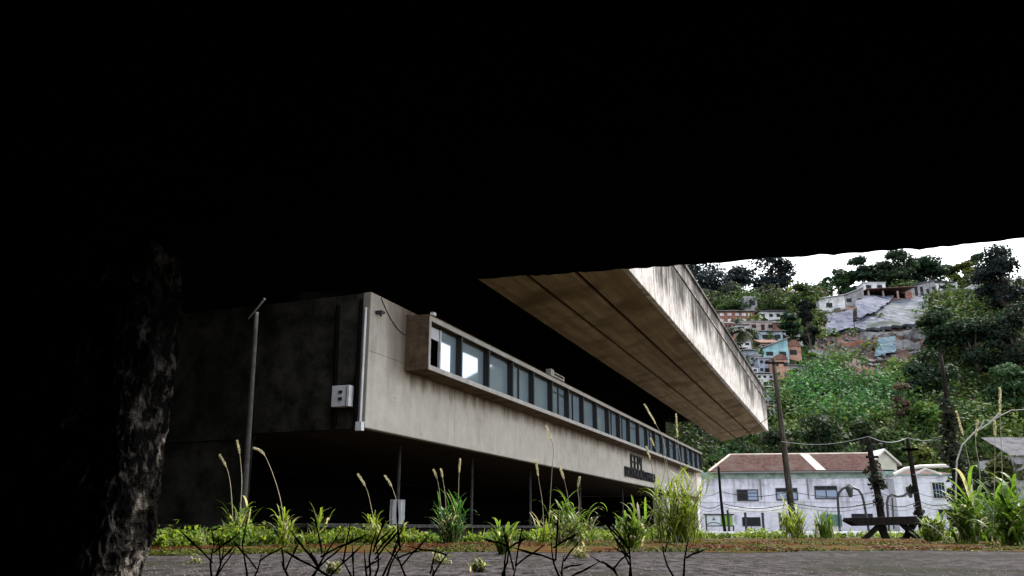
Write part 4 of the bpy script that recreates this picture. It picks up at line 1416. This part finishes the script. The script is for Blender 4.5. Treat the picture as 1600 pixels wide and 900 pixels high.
def street_lamp(label, base, pts, Y, head, arm2=None):
    ps = [at(x, y, Y) for x, y in pts]
    a = Vector((ps[0].x, Y, 0))
    o = thing('street_lamp', label, 'street lamp', a, 0, 'curved street lamps by the white house')
    MB().tube([Vector((0, 0, 0))] + [p - a for p in ps], [0.09] + [0.08] * len(ps), 8).build('lamp_post', M_frame, o)
    hx = at(*head, Y) - a
    MB().tube([hx + Vector((-0.1, 0, 0.30)), hx + Vector((0, 0, 0.1)), hx + Vector((0.05, 0, -0.45))], [0.12, 0.22, 0.10], 8).build('lamp_head', M_frame, o)
    if arm2:
        MB().tube([at(x, y, Y) - a for x, y in arm2], 0.05, 6).build('bracket', M_frame, o)
    return o
street_lamp('street lamp curving to the right, left one of the pair before the white house', 1314, [(1312, 826), (1309, 778), (1311, 770), (1316, 764), (1322, 761), (1326, 761)], 55, (1327, 766))
street_lamp('street lamp curving to the left, facing its twin before the white house', 1355, [(1357, 826), (1350, 785), (1347, 774), (1341, 765), (1333, 762), (1329, 761)], 56, (1328, 764), [(1338, 790), (1352, 788), (1364, 786)])
street_lamp('street lamp with a wavy arm reaching right between the two dark poles', 1388, [(1389, 826), (1386, 785), (1388, 776), (1394, 772), (1402, 776), (1412, 774), (1422, 768)], 57, (1421, 767), [(1397, 826), (1394, 778)])

# overhead wires
def wire(label, pts, r, m):
    ps = [at(x, y, Y) for x, y, Y in pts]
    a = ps[0]
    full = []
    for i in range(len(ps) - 1):
        for k in range(10):
            f = k / 10
            p = ps[i].lerp(ps[i + 1], f)
            p.z -= 0.25 * math.sin(math.pi * f)
            full.append(p - a)
    full.append(ps[-1] - a)
    o = MB().tube(full, r, 4).build('overhead_wire', m)
    o.location = a
    tag(o, label, 'wire', 'overhead wires along the street')
    return o
wire('topmost wire strung over the red roof between the thick pole and the knotty pole', [(1221, 690, 41.7), (1357, 682, 39.8), (1418, 684, 41.8), (1490, 676, 37.8)], 0.014, M_palewire)
wire('wire crossing the upper windows of the white house', [(1090, 769, 60), (1125, 768, 44.8), (1235, 768, 41.8), (1371, 768, 39.8), (1432, 769, 41.8), (1495, 768, 37.8)], 0.014, M_wire)
wire('wire running along between the two storeys of the white house', [(1090, 788, 60), (1129, 787, 44.8), (1238, 786, 41.8), (1374, 784, 39.8), (1436, 783, 41.8), (1497, 780, 37.8)], 0.018, M_wire)
wire('lowest thin wire above the ground floor openings', [(1090, 793, 60), (1130, 792, 44.6), (1239, 791, 41.6), (1375, 790, 39.6), (1437, 789, 41.6), (1498, 787, 37.6)], 0.010, M_wire)
wire('wire sagging above the eaves from the thin dark pole', [(1090, 742, 60), (1124, 740, 45), (1226, 741, 42), (1364, 739, 40), (1424, 740, 42), (1490, 738, 38)], 0.010, M_palewire)
wire('wire rising from the building corner to the thick pole', [(1103, 712, 66), (1216, 640, 42.1)], 0.018, M_wire)

# notice board
nb0, nb1 = at(1103, 824, 60), at(1147, 824, 60)
o = thing('notice_board', 'green and white notice board in a dark frame beside the thin pole', 'notice board', ((nb0.x + nb1.x) / 2, 60, 0))
wn = nb1.x - nb0.x
zt_, zl_ = at(1125, 804, 60).z, at(1125, 821, 60).z
f = MB()
f.box((-wn / 2, -0.06, zl_ - 0.07), (wn / 2, 0.06, zl_)).box((-wn / 2 - .1, -0.1, zt_ - .05), (wn / 2 + .05, 0.1, zt_ + 0.05)).box((-wn / 2, -0.06, zl_), (-wn / 2 + 0.08, 0.06, zt_ - .05)).box((wn / 2 - .08, -0.05, 0), (wn / 2, 0.05, zl_ - .07)).box((-wn / 2, -0.05, 0), (-wn / 2 + .08, 0.05, zl_ - .07))
f.build('frame', M_frame, o)
MB().box((-wn / 2 + .08, -0.02, zl_), (wn * 0.04, 0.02, zt_ - .05)).build('white_panel', mat('board_white', (0.62, 0.66, 0.68), 0.5), o)
MB().box((wn * 0.04, -0.03, zl_), (wn / 2 - 0.08, 0.02, zt_ - .05)).build('green_panel', mat('board_green', (0.16, 0.33, 0.05), 0.5), o)
e = MB()
zc_ = (zl_ + zt_) / 2
xc_ = -wn * 0.21
e.prism([(xc_ - .13, -0.035, zc_ - .02), (xc_ + .15, -0.035, zc_ - .02), (xc_ + .02, -0.035, zc_ + .22)], (0, 0.012, 0))
for k in range(9):
    a0 = math.pi * k / 9
    a1 = math.pi * (k + 1) / 9
    e.prism([(xc_ + .5 * math.cos(a0), -0.035, zl_ + .03 + .2 * math.sin(a0)), (xc_ + .5 * math.cos(a1), -0.035, zl_ + .03 + .2 * math.sin(a1)), (xc_ + .42 * math.cos(a1), -0.035, zl_ + .03 + .13 * math.sin(a1)), (xc_ + .42 * math.cos(a0), -0.035, zl_ + .03 + .13 * math.sin(a0))], (0, 0.012, 0))
e.build('emblem', mat('emblem_blue', (0.12, 0.18, 0.28), 0.5), o)

# guard rail
a, c = at(1138, 800, 50), at(1246, 800, 50)
o = thing('guard_rail', 'pale horizontal guard rail on short posts before the white house', 'guard rail', (a.x, 50, 0))
zr = at(1200, 797, 50).z
MB().box((0, -0.06, zr - 0.14), (c.x - a.x, 0.06, zr + 0.16)).build('rail', M_white, o, bevel=0.02)
for k in range(5):
    xx = (c.x - a.x) * k / 4
    MB().box((xx - .06, 0.06, 0), (xx + .06, 0.16, zr)).build('rail_post', M_frame, o)

# dark trestle with a heavy beam
Yt = 24.0
a, c = at(1326, 812, Yt), at(1452, 808, Yt)
o = thing('timber_trestle', 'heavy black timber beam lying on crossed legs at the kerb', 'trestle', (a.x, Yt, 0), 0)
wd_ = c.x - a.x
zt_, zb_ = at(1390, 807, Yt).z, at(1390, 820, Yt).z
MB().prism([(0.0, 0, zb_ + .1), (0.25, 0, zb_ - .03), (wd_ * .9, 0, zb_ + .01), (wd_ + .05, 0, zt_ - .12), (wd_, 0, zt_ + .02), (wd_ * .5, 0, zt_ - .01), (0.05, 0, zt_ - .03)], (0, 0.5, 0)).build('beam', M_darkwood, o, bevel=0.015)
def lg(x0, x1, yy):
    return MB().prism([(x0 - .09, yy, -0.03), (x0 + .09, yy, -0.03), (x1 + .1, yy, zb_ + .02), (x1 - .1, yy, zb_ + .02)], (0, 0.12, 0))
lg(0.42, 0.95, 0.1).build('leg', M_darkwood, o)
lg(1.12, 0.98, 0.25).build('leg', M_darkwood, o)
lg(1.95, 1.55, 0.1).build('leg', M_darkwood, o)
lg(1.65, 1.95, 0.3).build('leg', M_darkwood, o)

# ------------------------------------------------------------------ weeds and grasses
def blade(vs, cs, p, az, L_, w_, lean, droop, tint, n=6, tw=0.0):
    """a tapering, drooping leaf strip made of quads"""
    h = Vector((math.cos(az), math.sin(az), 0))
    sd = Vector((-math.sin(az), math.cos(az), 0))
    ang = math.pi / 2 - lean
    q = Vector(p)
    pts = [q.copy()]
    for i in range(n):
        q = q + (h * math.cos(ang) + Vector((0, 0, math.sin(ang)))) * (L_ / n)
        ang -= droop / n * (0.4 + 1.2 * i / n)
        pts.append(q.copy())
    for i in range(n):
        f0, f1 = i / n, (i + 1) / n
        w0 = w_ * (0.55 + 0.9 * f0) * (1 - f0) ** 0.7 if f0 > 0 else w_ * 0.5
        w1 = w_ * (0.55 + 0.9 * f1) * (1 - f1) ** 0.7 if f1 < 1 else w_ * 0.04
        vs += [pts[i] - sd * w0, pts[i] + sd * w0, pts[i + 1] + sd * w1, pts[i + 1] - sd * w1]
        k = 1 + 0.12 * rng.normal()
        cs += [(tint[0] * k, tint[1] * k, tint[2] * k, 1)] * 4
    return pts

def seed_head(vs, cs, pts, r, tint, n=46):
    for i in range(n):
        f = rng.random()
        k = f * (len(pts) - 1)
        a = int(min(k, len(pts) - 2))
        p = pts[a].lerp(pts[a + 1], k - a)
        d = (pts[a + 1] - pts[a]).normalized()
        o = Vector(rng.normal(size=3))
        o = (o - d * o.dot(d)).normalized()
        rr = r * math.sin(math.pi * (0.12 + 0.85 * f)) * rng.uniform(0.3, 1)
        c = p + o * rr * 0.5
        e = (d * 0.8 + o * 0.6).normalized() * r * 1.6
        s_ = d.cross(o) * r * 0.35
        vs += [c - s_, c + e * 0.5 - s_ * .8, c + e, c + s_]
        t = 1 + 0.15 * rng.normal()
        cs += [(tint[0] * t, tint[1] * t, tint[2] * t, 1)] * 4

GREEN1 = (0.095, 0.155, 0.028)
GREEN2 = (0.150, 0.205, 0.030)
GREEN3 = (0.040, 0.110, 0.028)
STRAW = (0.40, 0.37, 0.29)
SEED = (0.50, 0.47, 0.42)

def grass_clump(label, x, yb, yt, wpx, nb, tint, stalks=(), name='grass_clump', cat='grass clump', Y=None, bw_=0.014, droop=(0.6, 2.0), dead=0.15, lean=(0.05, 0.7)):
    """leafy clump; stalks = pixel paths from inside the clump to the seed head"""
    p = gnd(x, yb) if Y is None else at(x, yb, Y)
    p.z = 0
    Y = p.y
    H = at(x, yt, Y).z
    W = wpx / F * Y
    o = thing(name, label, cat, p)
    vs, cs = [], []
    nc = max(6, int(nb / 3.6))
    for k in range(nc):
        ox, oy = rng.normal() * W * 0.13, rng.normal() * W * 0.13
        az = math.atan2(oy, ox) + rng.normal() * 0.6
        hc = H * (0.35 + 0.6 * rng.random() ** 1.4)
        t = np.array(tint) * rng.uniform(0.75, 1.3)
        cp = blade(vs, cs, (ox, oy, -0.01), az, hc, 0.0045 + 0.002 * H, abs(rng.normal()) * 0.14, rng.uniform(0.05, 0.5), t * 0.75, 7)
        nl_ = rng.integers(5, 9)
        for q in range(nl_):
            f = 0.08 + 0.9 * (q + rng.random() * 0.6) / nl_
            a = min(int(f * 7), 6)
            p0 = cp[a].lerp(cp[a + 1], f * 7 - a)
            tt = t * rng.uniform(0.8, 1.25)
            if rng.random() < dead * (1.6 - f):
                tt = np.array(STRAW) * rng.uniform(0.6, 1.25)
            blade(vs, cs, p0, rng.random() * 6.283, min(H, 1.5) * rng.uniform(0.28, 0.66), bw_ * rng.uniform(1.1, 2.1), rng.uniform(0.2, 0.8), rng.uniform(droop[0], droop[1] * 1.2), tt, 7)
    for k in range(nb // 2):
        ox, oy = rng.normal() * W * 0.16, rng.normal() * W * 0.16
        t = np.array(tint) * rng.uniform(0.6, 1.1)
        if rng.random() < dead:
            t = np.array(STRAW) * rng.uniform(0.5, 1.0)
        blade(vs, cs, (ox, oy, 0), rng.random() * 6.283, min(H, 1.4) * rng.uniform(0.3, 0.75), bw_ * rng.uniform(0.9, 1.6), rng.uniform(*lean), rng.uniform(*droop), t)
    quads_obj('blades', np.array([tuple(v) for v in vs]), np.array(cs), M_grass, o)
    for st in stalks:
        pts = [at(a, b_, Y) - p for a, b_ in st]
        jit = rng.normal() * 0.05
        pts = [q_ + Vector((0, jit * i, 0)) for i, q_ in enumerate(pts)]
        # smooth path
        sm_ = []
        for i in range(len(pts) - 1):
            p0, p1, p2, p3 = pts[max(i - 1, 0)], pts[i], pts[i + 1], pts[min(i + 2, len(pts) - 1)]
            for k in range(6):
                f = k / 6
                sm_.append(0.5 * ((2 * p1) + (p2 - p0) * f + (2 * p0 - 5 * p1 + 4 * p2 - p3) * f * f + (3 * p1 - p0 - 3 * p2 + p3) * f ** 3))
        sm_.append(pts[-1])
        so_ = MB().tube(sm_, [0.008 - 0.005 * i / len(sm_) for i in range(len(sm_))], 5).build('stalk', M_straw, o)
        v2, c2 = [], []
        m_ = max(4, int(len(sm_) * 0.34))
        seed_head(v2, c2, sm_[-m_:], 0.020 * (1 + Y * 0.010), SEED, 130)
        quads_obj('seed_head', np.array([tuple(v) for v in v2]), np.array(c2), M_grass, so_)
    return o
M_straw = rough_mat('straw', (0.26, 0.24, 0.15), (0.40, 0.36, 0.25), 8, 0.8)

grass_clump('grass clump with long side leaves against the leaning grey pole', 362, 852, 775, 46, 46, GREEN1, [[(365, 840), (362, 770), (357, 735), (346, 712)], [(372, 840), (378, 760), (376, 715), (372, 690)]], dead=0.35)
grass_clump('grass clump with one seed head arching far to the left', 444, 852, 795, 34, 40, GREEN2, [[(446, 845), (440, 785), (428, 740), (415, 710), (402, 702)]])
grass_clump('short upright yellow-green grass clump left of centre', 494, 850, 793, 22, 34, GREEN2)
grass_clump('sparse grass clump with two stalks left of the pale panel', 588, 850, 800, 40, 36, GREEN2, [[(590, 845), (582, 800), (574, 765), (561, 742)], [(615, 845), (622, 800), (614, 765), (602, 744)]])
grass_clump('low grass clump right in front of the pale ribbed panel', 628, 850, 815, 26, 26, GREEN2)
grass_clump('compact vivid green grass clump right of the pale panel', 706, 850, 775, 44, 85, GREEN3, [[(692, 835), (688, 780), (684, 752), (678, 735)], [(698, 835), (696, 780), (692, 750), (689, 734)], [(714, 835), (716, 780), (717, 745), (719, 718)]], droop=(0.5, 1.8))
grass_clump('narrow-leaved grass clump in front of the weed bed centre', 786, 866, 812, 34, 40, GREEN1)
grass_clump('tall thin stalks left of the arching grass clump', 850, 850, 800, 40, 26, GREEN2, [[(850, 845), (848, 790), (842, 750), (838, 720)], [(856, 845), (862, 740), (864, 700), (853, 668)], [(885, 845), (888, 790), (882, 755), (874, 730)], [(900, 845), (905, 790), (903, 765), (906, 746)]])
grass_clump('wide arching grass clump left of the tallest clump', 890, 851, 768, 88, 95, GREEN1, dead=0.3, droop=(0.9, 2.6))
grass_clump('blue-green grass clump leaning left beside the tallest clump', 985, 858, 785, 56, 80, GREEN1, dead=0.2)
grass_clump('biggest bright yellow-green grass clump with the tallest stalks', 1062, 848, 735, 88, 175, GREEN2, [[(1050, 830), (1046, 750), (1040, 690), (1026, 655), (1012, 628)], [(1062, 830), (1066, 740), (1062, 690), (1060, 645)], [(1030, 830), (1022, 760), (1016, 725), (1008, 700)], [(1010, 830), (1040, 730), (1025, 700), (1018, 685)]], droop=(0.6, 2.2), dead=0.12)
grass_clump('leafy weed clump at the foot of the thick grey pole', 1243, 842, 782, 50, 90, GREEN2, Y=24, dead=0.1)
grass_clump('leafy weed clump in front of the green shutter', 1290, 842, 788, 40, 80, GREEN1, Y=24, dead=0.1)
grass_clump('broad-leaved cane grass just right of the annex', 1510, 842, 738, 76, 60, (0.075, 0.135, 0.022), [[(1512, 830), (1520, 760), (1508, 690), (1496, 643)], [(1530, 830), (1535, 740), (1532, 690), (1539, 655)]], Y=16, bw_=0.032, droop=(0.8, 2.4), dead=0.12)
grass_clump('broad-leaved cane grass at the right frame edge', 1580, 846, 740, 84, 66, (0.075, 0.140, 0.022), [[(1570, 830), (1566, 740), (1563, 660), (1562, 606)], [(1552, 830), (1552, 760), (1551, 690), (1549, 660)]], Y=14, bw_=0.034, droop=(0.8, 2.4), dead=0.1)
grass_clump('cane grass in a shade-dark tint between the two bright cane clumps', 1545, 844, 775, 60, 60, (0.03, 0.055, 0.014), [], Y=19, bw_=0.03)  # dark tint paints the shaded recess between the bright clumps
grass_clump('low green weeds right of the black trestle', 1462, 846, 800, 60, 100, GREEN1, Y=18, bw_=0.02)
grass_clump('tiny bright tuft beside the rough pier', 252, 858, 832, 22, 40, GREEN2, bw_=0.02)
TUFT = 'small grass tufts growing out of the asphalt'
for lab, x, y, yt in (('pale tuft on the asphalt below the ribbed panel', 690, 880, 858), ('dry straw tuft on the asphalt at the picture bottom', 745, 893, 866), ('tiny tuft on the asphalt near the rough pier', 305, 880, 868),
                      ('dry tuft lying in front of the arching clump', 905, 872, 848), ('low tuft at the bottom below the black twigs', 520, 895, 874)):
    o = grass_clump(lab, x, y, yt, 40, 46, (0.13, 0.16, 0.06), name='grass_tuft', cat='grass tuft', bw_=0.006, dead=0.45, lean=(0.3, 1.2))
    o['group'] = TUFT

def weed_bed():
    vs, cs = [], []
    cl, rd, tn = [], [], []
    for k in range(1500):
        x = rng.uniform(225, 1610)
        yb = float(np.interp(x, [240, 430, 620, 900, 1150, 1350, 1600], [857, 852, 849.5, 845.5, 842, 841, 841]))
        yb -= abs(rng.normal()) * 1.3
        p = gnd(x, yb)
        if p.y > 34:
            continue
        dens = noise.noise(Vector((x * 0.012, 2.2, 0)))
        if rng.random() > 0.62 + dens:
            continue
        r = rng.uniform(0.05, 0.13) * (1 + dens)
        cl.append((p.x, p.y, r * 0.7))
        rd.append((r, r, r * rng.uniform(0.9, 1.7)))
        tn.append(np.array(GREEN2 if rng.random() < 0.6 else GREEN1) * rng.uniform(0.6, 1.25))
        if rng.random() < 0.3:                       # upright shoots with pale tips
            for q in range(3):
                blade(vs, cs, (p.x + rng.normal() * .08, p.y + rng.normal() * .08, 0), rng.random() * 6.28, rng.uniform(0.12, 0.34), 0.010, rng.uniform(0, 0.35), rng.uniform(0.1, 1.2), np.array(STRAW if rng.random() < 0.45 else GREEN2) * rng.uniform(.7, 1.2))
    v, c = cloud_arrays(cl, rd, 26, 0.040, tn, 0.25)
    v = np.concatenate([v, np.array([tuple(q) for q in vs])])
    c = np.concatenate([c, np.array(cs)])
    o = quads_obj('weed_bed', v, c, M_grass)
    tag(o, 'low leafy weeds in a band along the mossy edge of the asphalt', 'weeds')
    struct(o, 'stuff')
weed_bed()

def moss_cushions():
    cl, rd, tn = [], [], []
    for k in range(5200):
        x = rng.uniform(200, 1640)
        y0 = float(np.interp(x, [240, 430, 620, 900, 1150, 1350, 1600], [857, 852.5, 850, 846, 843, 841.5, 841]))
        y1 = float(np.interp(x, [240, 430, 620, 900, 1150, 1350, 1600], [868, 864, 862, 862, 862, 860, 860]))
        f = rng.random()
        p = gnd(x, y0 + (y1 - y0) * f + rng.normal() * 0.6)
        if noise.noise(Vector((p.x * 0.8, p.y * 0.5, 8.8))) < -0.15:
            continue
        r = rng.uniform(0.012, 0.04)
        cl.append((p.x, p.y, 0))
        rd.append((r * 2.2, r * 2.2, r))
        nz = noise.noise(Vector((p.x * 1.1, p.y * 0.35, 1.8)))
        if nz < -0.05:
            tn.append(np.array((0.085, 0.036, 0.014)) * rng.uniform(0.5, 1.2))
        else:
            tn.append(np.array((0.058, 0.070, 0.012)) * rng.uniform(0.4, 1.3))
    v, c = cloud_arrays(cl, rd, 9, 0.022, tn, 0.3, up=1.2)
    o = quads_obj('moss_cushions', v, c, M_leaf)
    tag(o, 'brown and olive moss cushions along the edge of the asphalt', 'moss')
    struct(o, 'stuff')
moss_cushions()

# scattered grit and leaf litter on the asphalt
gr = MB()
for k in range(1700):
    x, y = rng.uniform(200, 1620), 862 + 40 * rng.random() ** 0.8
    p = gnd(x, y)
    s_ = rng.uniform(0.004, 0.014)
    h_ = s_ * 0.22
    a = rng.random() * 3
    c_, d_ = math.cos(a) * s_, math.sin(a) * s_
    gr.add([(p.x - c_, p.y - d_, -.004), (p.x + d_, p.y - c_, -.004), (p.x + c_, p.y + d_, -.004), (p.x - d_, p.y + c_, -.004), (p.x, p.y, h_)], [(0, 1, 4), (1, 2, 4), (2, 3, 4), (3, 0, 4)])
o = gr.build('grit', rough_mat('grit_stone', (0.05, 0.045, 0.045), (0.12, 0.11, 0.108), 30, 0.9))
tag(o, 'grit and litter scattered over the asphalt', 'grit')
struct(o, 'stuff')

# black twiggy weeds just outside the overhang, in its shadow
def twig_plant(label, x, yt, Y, n, spread, seed):
    rs = random.Random(seed)
    p = at(x, 880, Y)
    p.z = 0.0
    o = thing('dead_weed', label, 'dead weed', p, 0, 'black dead weeds in the shadow of the overhang')
    H = at(x, yt, Y).z
    q = MB()
    lv = MB()
    for k in range(max(2, int(n * 0.48))):
        az = rs.uniform(0, 6.28)
        ln = rs.uniform(0.03, spread * 0.8)
        tip = Vector((math.cos(az) * ln, math.sin(az) * ln * 0.5, H * rs.uniform(0.55, 1.0)))
        mid = Vector((tip.x * 0.45 + rs.uniform(-.008, .008), tip.y * 0.4, tip.z * 0.5))
        bow = Vector((rs.uniform(-.012, .012), rs.uniform(-.01, .01), 0))
        b00 = Vector((rs.uniform(-.01, .01), 0, -0.02))
        q.tube([b00, b00.lerp(mid, 0.5) + bow * 0.6, mid, mid.lerp(tip, 0.35) + bow, mid.lerp(tip, 0.7) + bow * 0.8, tip], [0.0052, 0.0046, 0.0038, 0.0032, 0.0024, 0.0013], 5)
        for j in range(rs.randint(1, 3)):
            f = rs.uniform(0.3, 0.95)
            b0 = mid.lerp(tip, f) if f > 0.4 else mid * (f / .4)
            dr = Vector((rs.uniform(-1, 1), rs.uniform(-.4, .4), rs.uniform(0.1, 1.0))).normalized() * rs.uniform(0.04, 0.11)
            q.tube([b0, b0 + dr * 0.6 + Vector((0, 0, 0.004)), b0 + dr], [0.003, 0.0026, 0.0012], 4)
            sd = dr.cross(Vector((0, 1, 0.2))).normalized() * rs.uniform(0.002, 0.0045)
            e0 = b0 + dr * 0.5
            lv.add([e0, e0 + dr * 0.5 + sd, e0 + dr * 1.15, e0 + dr * 0.5 - sd], [(0, 1, 2, 3)])
    q.build('stems', M_twig, o)
    lv.build('leaves', M_twig, o)
for i, (lab, x, yt, Y, n, sp) in enumerate([
    ('black dead weed nearest to the rough pier', 330, 842, 2.9, 6, 0.09),
    ('thin black dead weed left of the thick-stemmed one', 392, 846, 3.0, 6, 0.10),
    ('black dead weed with thick forked stems left of centre', 470, 832, 2.8, 9, 0.16),
    ('bushiest black dead weed spreading under the grass clump with two stalks', 580, 828, 2.7, 16, 0.24),
    ('black dead weed below the vivid green grass clump', 655, 850, 2.9, 7, 0.14),
    ('upright black dead weed at the bottom below the narrow-leaved grass', 778, 835, 2.9, 8, 0.10),
    ('black dead weed with straight stems below the arching grass clump', 882, 840, 2.8, 8, 0.10),
    ('black V-shaped dead weed below the blue-green grass clump', 985, 848, 2.9, 7, 0.12),
    ('rightmost black dead weed under the biggest grass clump', 1060, 832, 2.8, 5, 0.09)]):
    twig_plant(lab, x, yt, Y, n, sp, 100 + i)
